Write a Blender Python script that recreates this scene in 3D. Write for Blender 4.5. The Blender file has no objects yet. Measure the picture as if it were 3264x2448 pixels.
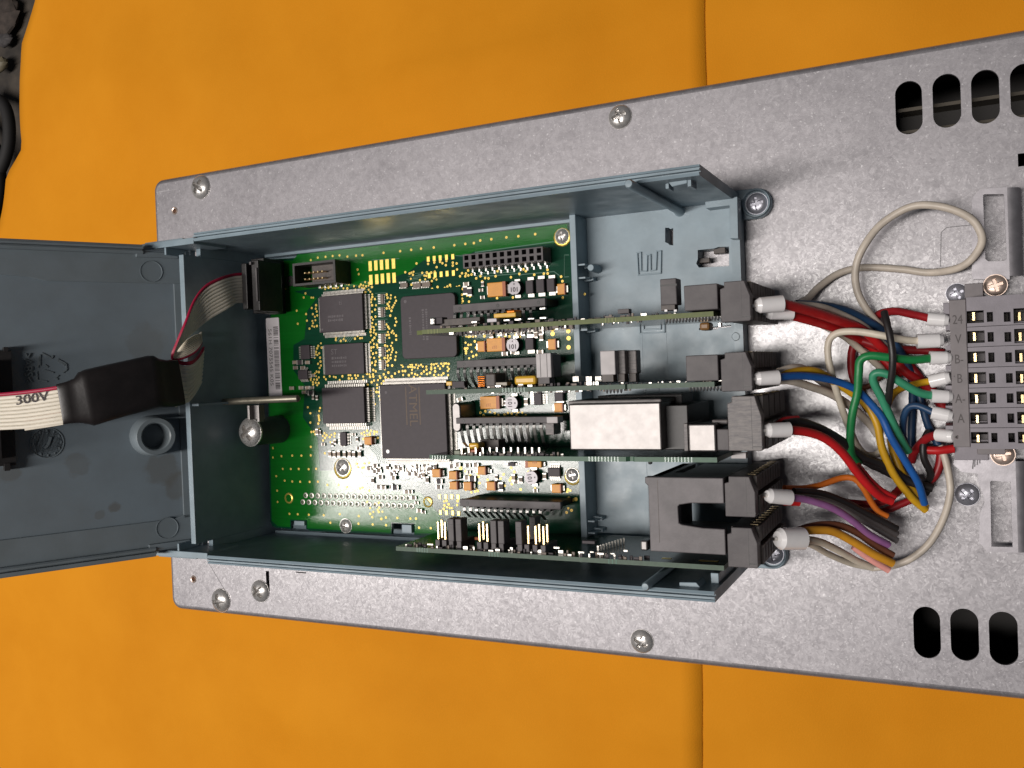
import bpy, bmesh, math, random
from mathutils import Vector, Matrix
rnd = random.Random(7)
S = bpy.context.scene
COL = S.collection

# ---------------------------------------------------------------- camera (units: centimetres)
CX = Vector((0.89929086, -0.03861744, -0.4356428))
CY = Vector((0.02871599, 0.99915833, -0.02929215))
CZ = Vector((0.43640732, 0.01383225, 0.89964289))
CH = 34.6
CAM = Vector((0, 0, CH))
FPX = 2887.0
cd = bpy.data.cameras.new("camera")
cd.sensor_width = 36.0
cd.lens = FPX / 3264.0 * 36.0
cd.clip_start = 0.5
cd.clip_end = 2000
cam = bpy.data.objects.new("camera", cd)
COL.objects.link(cam)
cam.matrix_world = Matrix(((CX.x, CY.x, CZ.x, 0), (CX.y, CY.y, CZ.y, 0), (CX.z, CY.z, CZ.z, CH), (0, 0, 0, 1)))
S.camera = cam

# ---------------------------------------------------------------- world, lamp, exposure
wd = bpy.data.worlds.new("World")
S.world = wd
wd.use_nodes = True
bg = wd.node_tree.nodes["Background"]
bg.inputs[0].default_value = (0.80, 0.86, 1.0, 1)
bg.inputs[1].default_value = 0.05

def area(name, loc, sx, sy, power, col):
    l = bpy.data.lights.new(name, 'AREA')
    l.shape = 'RECTANGLE'
    l.size = sx
    l.size_y = sy
    l.energy = power
    l.color = col
    o = bpy.data.objects.new(name, l)
    COL.objects.link(o)
    o.location = loc
    return o
lamp = area("ceiling_tube_lamp", (-78, -15, 150), 150, 14, 2.8e5, (1.0, 0.945, 0.90))
lamp.rotation_euler = (0, 0, math.radians(9.0))
S.view_settings.view_transform = 'Standard'
S.view_settings.look = 'None'
S.view_settings.exposure = 0.0
S.view_settings.gamma = 1.0

# ---------------------------------------------------------------- helpers
def ray(u, v):
    a = u - 1632.0
    b = -(v - 1224.0)
    return CX * a + CY * b - CZ * FPX
def W(u, v, z):
    """point of the place at height z that is seen at photograph pixel u, v"""
    d = ray(u, v)
    t = (z - CH) / d.z
    return Vector((d.x * t, d.y * t, z))
def WY(u, v, y):
    d = ray(u, v)
    t = y / d.y
    return CAM + d * t

WL = {}          # world position of every object made (before any rotation)
class MB:
    def __init__(s):
        s.v = []; s.f = []; s.m = []; s.mi = 0
    def quadf(s, fs):
        s.f += fs; s.m += [s.mi] * len(fs)
    def box(s, x0, x1, y0, y1, z0, z1):
        if x0 > x1: x0, x1 = x1, x0
        if y0 > y1: y0, y1 = y1, y0
        if z0 > z1: z0, z1 = z1, z0
        b = len(s.v)
        s.v += [(x0, y0, z0), (x1, y0, z0), (x1, y1, z0), (x0, y1, z0), (x0, y0, z1), (x1, y0, z1), (x1, y1, z1), (x0, y1, z1)]
        s.quadf([tuple(b + i for i in q) for q in ((3, 2, 1, 0), (4, 5, 6, 7), (0, 1, 5, 4), (1, 2, 6, 5), (2, 3, 7, 6), (3, 0, 4, 7))])
        return s
    def pbox(s, u0, v0, u1, v1, zt, zb):
        a = W(u0, v0, zt); c = W(u1, v1, zt)
        return s.box(a.x, c.x, c.y, a.y, zb, zt)
    def prism(s, pts, z0, z1):
        n = len(pts); b = len(s.v)
        area_ = sum(pts[i][0] * pts[(i + 1) % n][1] - pts[(i + 1) % n][0] * pts[i][1] for i in range(n))
        if area_ < 0: pts = pts[::-1]
        s.v += [(p[0], p[1], z0) for p in pts] + [(p[0], p[1], z1) for p in pts]
        s.quadf([tuple(b + i for i in range(n))[::-1], tuple(b + n + i for i in range(n))] + [(b + i, b + (i + 1) % n, b + n + (i + 1) % n, b + n + i) for i in range(n)])
        return s
    def profx(s, prof, x0, x1):      # y,z profile swept along x
        n = len(prof); b = len(s.v)
        s.v += [(x0, p[0], p[1]) for p in prof] + [(x1, p[0], p[1]) for p in prof]
        s.quadf([tuple(b + i for i in range(n))[::-1], tuple(b + n + i for i in range(n))] + [(b + i, b + (i + 1) % n, b + n + (i + 1) % n, b + n + i) for i in range(n)])
        return s
    def profy(s, prof, y0, y1):      # x,z profile swept along y
        n = len(prof); b = len(s.v)
        s.v += [(p[0], y0, p[1]) for p in prof] + [(p[0], y1, p[1]) for p in prof]
        s.quadf([tuple(b + i for i in range(n))[::-1], tuple(b + n + i for i in range(n))] + [(b + i, b + (i + 1) % n, b + n + (i + 1) % n, b + n + i) for i in range(n)])
        return s
    def cyl(s, p0, p1, r0, r1=None, n=16):
        r1 = r0 if r1 is None else r1
        p0 = Vector(p0); p1 = Vector(p1); ax = (p1 - p0).normalized()
        h = Vector((1, 0, 0)) if abs(ax.x) < 0.8 else Vector((0, 1, 0))
        e1 = ax.cross(h).normalized(); e2 = ax.cross(e1)
        b = len(s.v)
        for p, r in ((p0, r0), (p1, r1)):
            for i in range(n):
                a = 2 * math.pi * i / n
                s.v.append(tuple(p + (e1 * math.cos(a) + e2 * math.sin(a)) * r))
        s.quadf([(b + i, b + (i + 1) % n, b + n + (i + 1) % n, b + n + i) for i in range(n)] + [tuple(b + i for i in range(n))[::-1], tuple(b + n + i for i in range(n))])
        return s
    def lathe(s, c, prof, n=24):
        b = len(s.v); k = len(prof)
        for r, z in prof:
            for i in range(n):
                a = 2 * math.pi * i / n
                s.v.append((c[0] + r * math.cos(a), c[1] + r * math.sin(a), c[2] + z))
        fs = []
        for j in range(k - 1):
            for i in range(n):
                fs.append((b + j * n + i, b + j * n + (i + 1) % n, b + (j + 1) * n + (i + 1) % n, b + (j + 1) * n + i))
        if prof[-1][0] > 1e-6: fs.append(tuple(b + (k - 1) * n + i for i in range(n)))
        s.quadf(fs)
        return s
    def ring(s, x, y, z, r0, r1, n=10, h=0.0):
        b = len(s.v)
        for r in (r0, r1):
            for i in range(n):
                a = 2 * math.pi * i / n
                s.v.append((x + r * math.cos(a), y + r * math.sin(a), z))
        s.quadf([(b + i, b + n + i, b + n + (i + 1) % n, b + (i + 1) % n) for i in range(n)])
        return s
    def disc(s, x, y, z, r, n=7):
        b = len(s.v)
        for i in range(n):
            a = 2 * math.pi * i / n + .3
            s.v.append((x + r * math.cos(a), y + r * math.sin(a), z))
        s.quadf([tuple(b + i for i in range(n))])
        return s
    def tube(s, pts, r, n=10, sub=6, r_end=None):
        P = smooth_path(pts, sub)
        b = len(s.v); prev = None; k = len(P)
        for j, p in enumerate(P):
            t = (P[min(j + 1, k - 1)] - P[max(j - 1, 0)]).normalized()
            if prev is None:
                h = Vector((0, 0, 1)) if abs(t.z) < 0.9 else Vector((1, 0, 0))
                e1 = t.cross(h).normalized()
            else:
                e1 = (prev - t * prev.dot(t)).normalized()
            prev = e1
            e2 = t.cross(e1)
            for i in range(n):
                a = 2 * math.pi * i / n
                s.v.append(tuple(p + (e1 * math.cos(a) + e2 * math.sin(a)) * r))
        fs = [(b + j * n + i, b + (j + 1) * n + i, b + (j + 1) * n + (i + 1) % n, b + j * n + (i + 1) % n) for j in range(k - 1) for i in range(n)]
        fs += [tuple(b + i for i in range(n)), tuple(b + (k - 1) * n + i for i in range(n))[::-1]]
        s.quadf(fs)
        return s
    def grid(s, rows):
        b = len(s.v); n = len(rows[0])
        for r in rows: s.v += [tuple(p) for p in r]
        s.quadf([(b + j * n + i, b + j * n + i + 1, b + (j + 1) * n + i + 1, b + (j + 1) * n + i) for j in range(len(rows) - 1) for i in range(n - 1)])
        return s
    def build(s, name, mats, parent=None, bev=0, smooth=False, label=None, local=False, kind=None, base=None, seg=2):
        me = bpy.data.meshes.new(name)
        xs = [p[0] for p in s.v]; ys = [p[1] for p in s.v]; zs = [p[2] for p in s.v]
        c = Vector(((min(xs) + max(xs)) / 2, (min(ys) + max(ys)) / 2, (min(zs) + max(zs)) / 2)) if base is None else Vector(base)
        me.from_pydata([(p[0] - c.x, p[1] - c.y, p[2] - c.z) for p in s.v], [], s.f)
        if not isinstance(mats, (list, tuple)): mats = [mats]
        for m in mats: me.materials.append(m)
        for i, p in enumerate(me.polygons): p.material_index = s.m[i]
        me.validate()
        bm = bmesh.new(); bm.from_mesh(me)
        if smooth != 'sheet': bmesh.ops.recalc_face_normals(bm, faces=bm.faces)
        bm.to_mesh(me); bm.free()
        if smooth:
            for p in me.polygons: p.use_smooth = True
            me.set_sharp_from_angle(angle=math.radians(40))
        o = bpy.data.objects.new(name, me)
        COL.objects.link(o)
        if parent is not None:
            o.parent = parent
            o.location = c if local else c - WL[parent]
        else:
            o.location = c
        WL[o] = c
        if bev:
            bv = o.modifiers.new("bevel", 'BEVEL'); bv.width = bev; bv.segments = seg; bv.limit_method = 'ANGLE'; bv.angle_limit = math.radians(50)
        if label: o['label'] = label
        if kind: o['kind'] = kind
        return o

def smooth_path(pts, sub=6):
    P = [Vector(p) for p in pts]
    if len(P) < 3 or sub <= 1: return P
    out = []
    for i in range(len(P) - 1):
        p0 = P[i - 1] if i > 0 else P[0] * 2 - P[1]
        p1 = P[i]; p2 = P[i + 1]
        p3 = P[i + 2] if i + 2 < len(P) else P[-1] * 2 - P[-2]
        for k in range(sub):
            t = k / sub
            out.append(0.5 * ((2 * p1) + (p2 - p0) * t + (2 * p0 - 5 * p1 + 4 * p2 - p3) * t * t + (3 * p1 - p0 - 3 * p2 + p3) * t ** 3))
    out.append(P[-1])
    return out

def thing(name, label, cat, loc, group=None):
    o = bpy.data.objects.new(name, None)
    COL.objects.link(o)
    o.empty_display_size = 0.5
    o.location = loc
    WL[o] = Vector(loc)
    o['label'] = label; o['category'] = cat
    if group: o['group'] = group
    return o
def tag(o, label, cat, group=None):
    o['label'] = label; o['category'] = cat
    if group: o['group'] = group
    return o
def dup(o, off, parent=None):          # copy of a part (and its own parts) moved by off
    c = o.copy(); COL.objects.link(c)
    c.parent = o.parent if parent is None else parent
    c.location = o.location + Vector(off)
    WL[c] = WL[o] + Vector(off)
    for ch in [x for x in WL if x.parent == o]:
        d = ch.copy(); COL.objects.link(d); d.parent = c; d.location = ch.location
        WL[d] = WL[ch] + Vector(off)
    return c

def plate(outer, holes, z0, z1):
    """flat sheet with holes -> MB"""
    cu = bpy.data.curves.new("tmp", 'CURVE'); cu.dimensions = '2D'; cu.fill_mode = 'BOTH'; cu.extrude = (z1 - z0) / 2
    for pts in [outer] + holes:
        sp = cu.splines.new('POLY'); sp.points.add(len(pts) - 1)
        for i, p in enumerate(pts): sp.points[i].co = (p[0], p[1], 0, 1)
        sp.use_cyclic_u = True
    o = bpy.data.objects.new("tmp", cu); COL.objects.link(o)
    bpy.context.view_layer.update()
    me = bpy.data.meshes.new_from_object(o.evaluated_get(bpy.context.evaluated_depsgraph_get()))
    m = MB(); zc = (z0 + z1) / 2
    m.v = [(q.co.x, q.co.y, q.co.z + zc) for q in me.vertices]
    m.quadf([tuple(p.vertices) for p in me.polygons])
    bpy.data.objects.remove(o); bpy.data.curves.remove(cu); bpy.data.meshes.remove(me)
    return m
def text(s, center, size, xd, yd, mat, parent, name='marking', ext=0.004, local=False, bold=0.0, sx=1.0):
    cu = bpy.data.curves.new("tmp", 'FONT'); cu.body = s; cu.size = size; cu.extrude = ext; cu.align_x = 'CENTER'; cu.align_y = 'CENTER'; cu.offset = bold; cu.resolution_u = 3
    o = bpy.data.objects.new("tmp", cu); COL.objects.link(o)
    bpy.context.view_layer.update()
    me = bpy.data.meshes.new_from_object(o.evaluated_get(bpy.context.evaluated_depsgraph_get()))
    xd = Vector(xd).normalized(); yd = Vector(yd).normalized(); zd = xd.cross(yd); c = Vector(center) + xd.cross(yd) * (ext + .0015)
    m = MB()
    m.v = [tuple(c + xd * q.co.x * sx + yd * q.co.y + zd * q.co.z) for q in me.vertices]
    m.quadf([tuple(p.vertices) for p in me.polygons])
    bpy.data.objects.remove(o); bpy.data.curves.remove(cu); bpy.data.meshes.remove(me)
    return m.build(name, mat, parent, local=local)
def rrect(x0, x1, y0, y1, r, n=6):
    out = []
    for cx, cy, a0 in ((x1 - r, y1 - r, 0), (x0 + r, y1 - r, 90), (x0 + r, y0 + r, 180), (x1 - r, y0 + r, 270)):
        for i in range(n + 1):
            a = math.radians(a0 + 90 * i / n)
            out.append((cx + r * math.cos(a), cy + r * math.sin(a)))
    return out
def circ(x, y, r, n=20):
    return [(x + r * math.cos(2 * math.pi * i / n), y + r * math.sin(2 * math.pi * i / n)) for i in range(n)]
def pq(z, *uv):
    return [tuple(W(u, v, z))[:2] for u, v in uv]

# ---------------------------------------------------------------- materials
def mat(name, col, rough=0.5, metal=0.0, var=0.0, vscale=3.0, col2=None, bump=0.0, bscale=30.0, spec=0.5, coat=0.0, rvar=0.0, stretch=None, detail=4.0, sheen=0):
    m = bpy.data.materials.new(name); m.use_nodes = True
    nt = m.node_tree; N = nt.nodes; L = nt.links
    b = N["Principled BSDF"]
    b.inputs['Base Color'].default_value = (*col, 1); b.inputs['Roughness'].default_value = rough; b.inputs['Metallic'].default_value = metal
    b.inputs['Specular IOR Level'].default_value = spec; b.inputs['Coat Weight'].default_value = coat; b.inputs['Coat Roughness'].default_value = 0.12
    tc = N.new('ShaderNodeTexCoord'); mp = N.new('ShaderNodeMapping'); L.new(tc.outputs['Object'], mp.inputs[0])
    if stretch: mp.inputs['Scale'].default_value = stretch
    oi = N.new('ShaderNodeObjectInfo'); vm = N.new('ShaderNodeVectorMath'); vm.operation = 'SCALE'; vm.inputs[0].default_value = (37, 53, 19)
    L.new(oi.outputs['Random'], vm.inputs['Scale']); L.new(vm.outputs[0], mp.inputs['Location'])
    if var or col2:
        n = N.new('ShaderNodeTexNoise'); n.inputs['Scale'].default_value = vscale; n.inputs['Detail'].default_value = detail; n.inputs['Roughness'].default_value = .6
        L.new(mp.outputs[0], n.inputs['Vector'])
        r = N.new('ShaderNodeValToRGB'); r.color_ramp.elements[0].position = .33; r.color_ramp.elements[1].position = .67
        c2 = col2 if col2 else tuple(min(1, c * (1 + var)) for c in col)
        c1 = col if col2 else tuple(c * (1 - var) for c in col)
        r.color_ramp.elements[0].color = (*c1, 1); r.color_ramp.elements[1].color = (*c2, 1)
        L.new(n.outputs['Fac'], r.inputs[0]); L.new(r.outputs[0], b.inputs['Base Color'])
    if rvar:
        n = N.new('ShaderNodeTexNoise'); n.inputs['Scale'].default_value = vscale * 1.7; n.inputs['Detail'].default_value = 3
        L.new(mp.outputs[0], n.inputs['Vector'])
        mr = N.new('ShaderNodeMapRange'); mr.inputs['From Min'].default_value = .3; mr.inputs['From Max'].default_value = .7; mr.inputs['To Min'].default_value = max(.02, rough - rvar); mr.inputs['To Max'].default_value = rough + rvar
        L.new(n.outputs['Fac'], mr.inputs[0]); L.new(mr.outputs[0], b.inputs['Roughness'])
    if bump:
        n = N.new('ShaderNodeTexNoise'); n.inputs['Scale'].default_value = bscale; n.inputs['Detail'].default_value = 3
        L.new(mp.outputs[0], n.inputs['Vector'])
        bp = N.new('ShaderNodeBump'); bp.inputs['Strength'].default_value = bump; bp.inputs['Distance'].default_value = .02
        L.new(n.outputs['Fac'], bp.inputs['Height']); L.new(bp.outputs[0], b.inputs['Normal'])
    return m

def galvanised(name, c1, c2, rough=.42, metal=.85):
    m = bpy.data.materials.new(name); m.use_nodes = True
    nt = m.node_tree; N = nt.nodes; L = nt.links; b = N["Principled BSDF"]
    tc = N.new('ShaderNodeTexCoord')
    def noise(sc, det, ro=.6, vec=None):
        n = N.new('ShaderNodeTexNoise'); n.inputs['Scale'].default_value = sc; n.inputs['Detail'].default_value = det; n.inputs['Roughness'].default_value = ro
        L.new(vec if vec else tc.outputs['Object'], n.inputs['Vector']); return n
    wn = noise(1.6, 2); ws = N.new('ShaderNodeVectorMath'); ws.operation = 'SCALE'; ws.inputs['Scale'].default_value = .5; L.new(wn.outputs['Color'], ws.inputs[0])
    ad = N.new('ShaderNodeVectorMath'); ad.operation = 'ADD'; L.new(tc.outputs['Object'], ad.inputs[0]); L.new(ws.outputs[0], ad.inputs[1])
    vo = N.new('ShaderNodeTexVoronoi'); vo.inputs['Scale'].default_value = 4.5; vo.inputs['Randomness'].default_value = 1; L.new(ad.outputs[0], vo.inputs['Vector'])
    vo2 = N.new('ShaderNodeTexVoronoi'); vo2.inputs['Scale'].default_value = 13; L.new(ad.outputs[0], vo2.inputs['Vector'])
    n1 = noise(3.4, 7, .66)
    n0 = noise(.22, 4, .6)
    sep = N.new('ShaderNodeSeparateColor'); L.new(vo.outputs['Color'], sep.inputs[0])
    sep2 = N.new('ShaderNodeSeparateColor'); L.new(vo2.outputs['Color'], sep2.inputs[0])
    def mth(op, a, bb):
        x = N.new('ShaderNodeMath'); x.operation = op
        for i, q in enumerate((a, bb)):
            if isinstance(q, (int, float)): x.inputs[i].default_value = q
            else: L.new(q, x.inputs[i])
        return x.outputs[0]
    s = mth('ADD', mth('MULTIPLY', sep.outputs[0], .16), mth('MULTIPLY', sep2.outputs[1], .12))
    s = mth('ADD', s, mth('MULTIPLY', n1.outputs['Fac'], .75))
    s = mth('ADD', s, mth('MULTIPLY', n0.outputs['Fac'], .8))
    r = N.new('ShaderNodeValToRGB'); r.color_ramp.elements[0].position = .62; r.color_ramp.elements[1].position = 1.05
    r.color_ramp.elements[0].color = (*c1, 1); r.color_ramp.elements[1].color = (*c2, 1)
    L.new(s, r.inputs[0]); L.new(r.outputs[0], b.inputs['Base Color'])
    mp = N.new('ShaderNodeMapping'); mp.inputs['Scale'].default_value = (.18, 14, 1); mp.inputs['Rotation'].default_value = (0, 0, .03); L.new(tc.outputs['Object'], mp.inputs[0])
    sn = noise(1.0, 2, .5, mp.outputs[0]); sr = N.new('ShaderNodeMapRange'); L.new(sn.outputs['Fac'], sr.inputs[0]); sr.inputs['From Min'].default_value = .73; sr.inputs['From Max'].default_value = .78; sr.inputs['To Max'].default_value = .6
    mx = N.new('ShaderNodeMix'); mx.data_type = 'RGBA'; L.new(sr.outputs[0], mx.inputs[0]); L.new(r.outputs[0], mx.inputs[6]); mx.inputs[7].default_value = (.55, .54, .55, 1)
    gr = N.new('ShaderNodeMapRange'); L.new(sep2.outputs[2], gr.inputs[0]); gr.inputs['From Min'].default_value = .90; gr.inputs['From Max'].default_value = .97; gr.inputs['To Max'].default_value = .55
    ed = N.new('ShaderNodeMapRange'); L.new(vo2.outputs['Distance'], ed.inputs[0]); ed.inputs['From Min'].default_value = .25; ed.inputs['From Max'].default_value = .45; ed.inputs['To Min'].default_value = 1; ed.inputs['To Max'].default_value = 0
    mx2 = N.new('ShaderNodeMix'); mx2.data_type = 'RGBA'; L.new(mth('MULTIPLY', gr.outputs[0], ed.outputs[0]), mx2.inputs[0]); L.new(mx.outputs[2], mx2.inputs[6]); mx2.inputs[7].default_value = (.66, .65, .66, 1); L.new(mx2.outputs[2], b.inputs['Base Color'])  # sparse sparkle of the zinc grains, painted as bright specks into the colour
    b.inputs['Metallic'].default_value = metal
    ro = mth('ADD', mth('MULTIPLY', sep.outputs[1], .06), rough - .03)
    ro = mth('ADD', ro, mth('MULTIPLY', n1.outputs['Fac'], .08)); ro = mth('ADD', ro, mth('MULTIPLY', n0.outputs['Fac'], .10))
    L.new(ro, b.inputs['Roughness'])
    # spangle: every grain is tilted a little
    vs = N.new('ShaderNodeVectorMath'); vs.operation = 'SUBTRACT'; L.new(vo2.outputs['Color'], vs.inputs[0]); vs.inputs[1].default_value = (.5, .5, .5)
    vk = N.new('ShaderNodeVectorMath'); vk.operation = 'SCALE'; vk.inputs['Scale'].default_value = .05; L.new(vs.outputs[0], vk.inputs[0])
    geo = N.new('ShaderNodeNewGeometry'); bp = N.new('ShaderNodeBump'); bp.inputs['Strength'].default_value = .08; bp.inputs['Distance'].default_value = .02
    nb = noise(22, 4, .7); L.new(nb.outputs['Fac'], bp.inputs['Height'])
    va = N.new('ShaderNodeVectorMath'); va.operation = 'ADD'; L.new(bp.outputs[0], va.inputs[0]); L.new(vk.outputs[0], va.inputs[1])
    vn = N.new('ShaderNodeVectorMath'); vn.operation = 'NORMALIZE'; L.new(va.outputs[0], vn.inputs[0]); L.new(vn.outputs[0], b.inputs['Normal']); L.new(vn.outputs[0], b.inputs['Coat Normal'])
    b.inputs['Coat Weight'].default_value = .9; b.inputs['Coat Roughness'].default_value = .25; b.inputs['Coat IOR'].default_value = 1.75
    return m

M = {}
M['galv'] = galvanised('galvanised_steel', (.265, .252, .267), (.365, .35, .367), .46, .75)
M['galv2'] = mat('bracket_steel', (.35, .335, .355), .44, .7, var=.12, vscale=2.4, bump=.05, bscale=20, rvar=.04)
M['steel'] = mat('screw_steel', (.62, .60, .58), .30, .68, var=.12, vscale=8, bump=.15, bscale=14, rvar=.06)
M['steel_blue'] = mat('zinc_screw', (.42, .42, .47), .32, .6, var=.15, vscale=6)
M['brass_screw'] = mat('yellow_zinc_screw', (.66, .52, .44), .33, .7, var=.15, vscale=8)
M['tin'] = mat('tinned_metal', (.66, .64, .61), .28, 1.0, var=.1, vscale=12, bump=.15, bscale=20)
M['pin'] = mat('chip_pin_metal', (.42, .40, .37), .38, .9, var=.1, vscale=12)
M['can'] = mat('relay_can_metal', (.225, .213, .208), .44, 1.0, var=.07, vscale=2.2, bump=.06, bscale=34, rvar=.012)
M['gold'] = mat('gold_plating', (.95, .68, .16), .32, .75, var=.12, vscale=15)
M['goldvia'] = mat('gold_via', (.85, .60, .12), .4, .35)
M['goldpin'] = mat('gold_pin', (.95, .72, .38), .25, .9)
M['env'] = mat('manila_paper', (.67, .250, .009), .8, 0, col2=(.73, .285, .013), vscale=.14, bump=.45, bscale=14, spec=.12, detail=11)
M['tray'] = mat('grey_plastic', (.228, .298, .342), .40, 0, var=.11, vscale=.8, bump=.06, bscale=9, rvar=.08)
M['trayedge'] = M['tray']
M['lid'] = mat('lid_plastic', (.20, .24, .268), .42, 0, col2=(.17, .20, .215), vscale=.5, bump=.06, bscale=10, rvar=.06)
M['boss'] = mat('shaded_boss_plastic', (.05, .06, .065), .5, 0, var=.1)  # tray plastic lying in shade, the shade put into a darker colour
M['black'] = mat('black_plastic', (.022, .02, .02), .45, 0, var=.25, vscale=5, bump=.1, bscale=40)
M['conn'] = mat('charcoal_plastic', (.082, .073, .077), .5, 0, col2=(.115, .104, .106), vscale=1.8, bump=.2, bscale=24, spec=.35)
M['worn'] = mat('worn_charcoal_plastic', (.10, .09, .095), .45, 0, col2=(.20, .18, .17), vscale=3.5, bump=.3, bscale=12, stretch=(1, 5, 1))
M['comb'] = mat('brown_black_plastic', (.062, .048, .042), .5, 0, var=.35, vscale=4)
M['chip'] = mat('chip_epoxy', (.048, .038, .044), .5, 0, var=.08, vscale=6, bump=.08, bscale=60, spec=.3)
M['chipmark'] = mat('chip_print', (.115, .078, .052), .6)
M['chipmark2'] = mat('chip_print_grey', (.105, .092, .10), .6)
M['sleeve'] = mat('heat_shrink', (.016, .013, .013), .4, 0, var=.2, vscale=2, bump=.15, bscale=6)
M['ribbon'] = mat('ribbon_insulation', (.86, .79, .66), .4, 0, var=.05, vscale=2)
M['ribbonred'] = mat('ribbon_red', (.40, .010, .05), .45)
M['paperlabel'] = mat('label_paper', (.80, .75, .77), .6, 0, var=.03)
M['ink'] = mat('label_ink', (.05, .04, .045), .7)
M['ink2'] = mat('faded_ink', (.22, .20, .20), .7)
M['pcb'] = mat('solder_mask', (.003, .045, .022), .14, 0, var=.12, vscale=2.2, bump=.05, bscale=30, stretch=(.5, 8, 1))
M['pour'] = mat('solder_mask_copper', (.004, .115, .010), .12, 0, var=.08, vscale=1.2, bump=.05, bscale=30, stretch=(.5, 8, 1))
M['trace'] = mat('trace_mask', (.10, .20, .15), .2)
M['cardedge'] = mat('card_edge_fibre', (.058, .098, .066), .55, 0, var=.15, vscale=8)
M['card'] = mat('card_mask', (.006, .04, .016), .2, 0, var=.2, vscale=3)
M['carded1'] = mat('card_edge_olive', (.10, .125, .028), .55, 0, var=.15, vscale=8)
M['carded2'] = mat('card_edge_teal', (.045, .115, .068), .5, 0, var=.15, vscale=8)
M['tant'] = mat('tantalum_orange', (.70, .30, .035), .45, 0, var=.08, vscale=8)
M['tantd'] = mat('tantalum_stripe', (.36, .085, .015), .45)
M['filmcap'] = mat('yellow_film', (.68, .40, .04), .3, 0, var=.1)
M['indtop'] = mat('inductor_top', (.36, .34, .36), .4, .2, var=.05)
M['ferrite'] = mat('ferrite', (.035, .032, .034), .35, .1)
M['coil'] = mat('copper_coil', (.55, .16, .02), .25, .8)
M['resend'] = mat('solder_end', (.52, .50, .46), .36, .9)
M['resbody'] = mat('resistor_body', (.16, .12, .09), .5, 0, var=.3, vscale=2)
M['white'] = mat('ferrule_white', (.84, .82, .82), .28, 0, var=.03, coat=.3)
M['jump'] = mat('light_grey_jumper', (.46, .43, .43), .5, 0, var=.08)
M['bench'] = mat('dark_bench', (.012, .010, .009), .7, 0, col2=(.075, .06, .045), vscale=.35)
M['clut'] = mat('clutter_tan', (.13, .11, .07), .6, 0, var=.3)
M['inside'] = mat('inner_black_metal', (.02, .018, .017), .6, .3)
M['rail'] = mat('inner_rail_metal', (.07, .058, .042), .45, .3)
M['term'] = mat('terminal_grey', (.235, .215, .24), .5, 0, var=.08, vscale=2.5, bump=.15, bscale=22)
M['termd'] = mat('terminal_grey_dark', (.18, .16, .165), .5, 0, var=.08)
M['marker'] = mat('marker_pen', (.075, .065, .065), .6)
WC = dict(red=(.50, .012, .014), dred=(.30, .010, .014), beige=(.58, .51, .43), green=(.012, .20, .055), teal=(.04, .26, .14),
          blue=(.012, .095, .34), navy=(.014, .05, .12), yellow=(.62, .34, .012), black=(.018, .015, .015), orange=(.62, .15, .015),
          violet=(.30, .12, .30), grey=(.075, .065, .065), lgrey=(.16, .145, .145), brown=(.17, .06, .03), amber=(.62, .28, .02), pink=(.75, .33, .29), cream=(.66, .59, .48))
for k, c in WC.items(): M['w_' + k] = mat('wire_' + k, c, .42, 0, var=.10, vscale=2.5, bump=.12, bscale=5)

# ================================================================ SETTING: bench, envelope, chassis
zE = -6.35
bench = MB().box(-110, 60, -60, 60, -9.5, -9.0).build('workbench', M['bench'], kind='structure')

EC = (-15, 0, zE)
env = thing('paper_envelope', 'orange manila paper envelope lying flat under the metal chassis', 'envelope', EC)
L_ = [(-40, 9), (120, -400), (105, -60), (110, 0), (55, 140), (52, 240), (68, 470), (20, 560), (12, 650), (0, 740), (-300, 1000), (-400, 2900)]
def relief(x, y):
    return .34 * math.sin(y * .55 + .06 * x + 1.0) * math.exp(-((x + 33) / 16) ** 2) + .27 * math.sin(x * .30 + y * .12) + .12 * math.sin(x * .11 - y * .63) + .05 * math.sin(x * .9 + y * .3) + sum(h * math.exp(-(((x - x0) * math.sin(t) - (y - y0) * math.cos(t)) / w) ** 2) * math.exp(-(((x - x0) * math.cos(t) + (y - y0) * math.sin(t)) / l) ** 2) for x0, y0, t, w, l, h in CREASES)
CREASES = ((-33, 12.2, .14, .5, 9, .22), (-22, 15.5, .05, .7, 8, .16), (-43, 8, 1.5, .35, 3, .14), (-41.6, 8.6, 1.45, .3, 2.6, .12), (-30, -14.5, -.05, .6, 7, .16), (-12, -17, .25, .5, 5, .14), (-38, -15, 1.1, .5, 4, .16), (-5, 15, -.2, .5, 5, .12), (-16, 19, .3, .4, 6, .14), (-2, -16.5, 1.3, .4, 3, .10), (-46, 14, .9, .5, 5, .16), (-24, -18.5, .1, .35, 5, .1))
left_edge = [W(u, v, zE) for u, v in L_[1:]]
def left_x(y):
    for a, b in zip(left_edge, left_edge[1:]):
        if b.y <= y <= a.y:
            t = (a.y - y) / (a.y - b.y); return a.x + (b.x - a.x) * t
    return left_edge[0].x if y > 0 else left_edge[-1].x
c_top = W(2250, 60, zE); c_bot = W(2240, 2400, zE)
def crease_x(y): return c_top.x + (c_bot.x - c_top.x) * (c_top.y - y) / (c_top.y - c_bot.y) - .05 * math.sin(y * .5)
def sheet(x0f, x1f, dz, name, label=None):
    m = MB(); rows = []
    ys = [30 - i * .6 for i in range(112)]
    for y in ys:
        x0 = x0f(y); x1 = x1f(y)
        rows.append([(x0 + (x1 - x0) * i / 60, y, zE + dz + relief(x0 + (x1 - x0) * i / 60, y)) for i in range(61)])
    m.grid(rows)
    o = m.build(name, M['env'], env, smooth='sheet', label=label)
    for p in o.data.polygons: p.use_smooth = True
    o.data.flip_normals()
    sd = o.modifiers.new("thick", 'SOLIDIFY'); sd.thickness = .06; sd.offset = 0
    return o
sheet(left_x, crease_x, .068, 'envelope_body')
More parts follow.
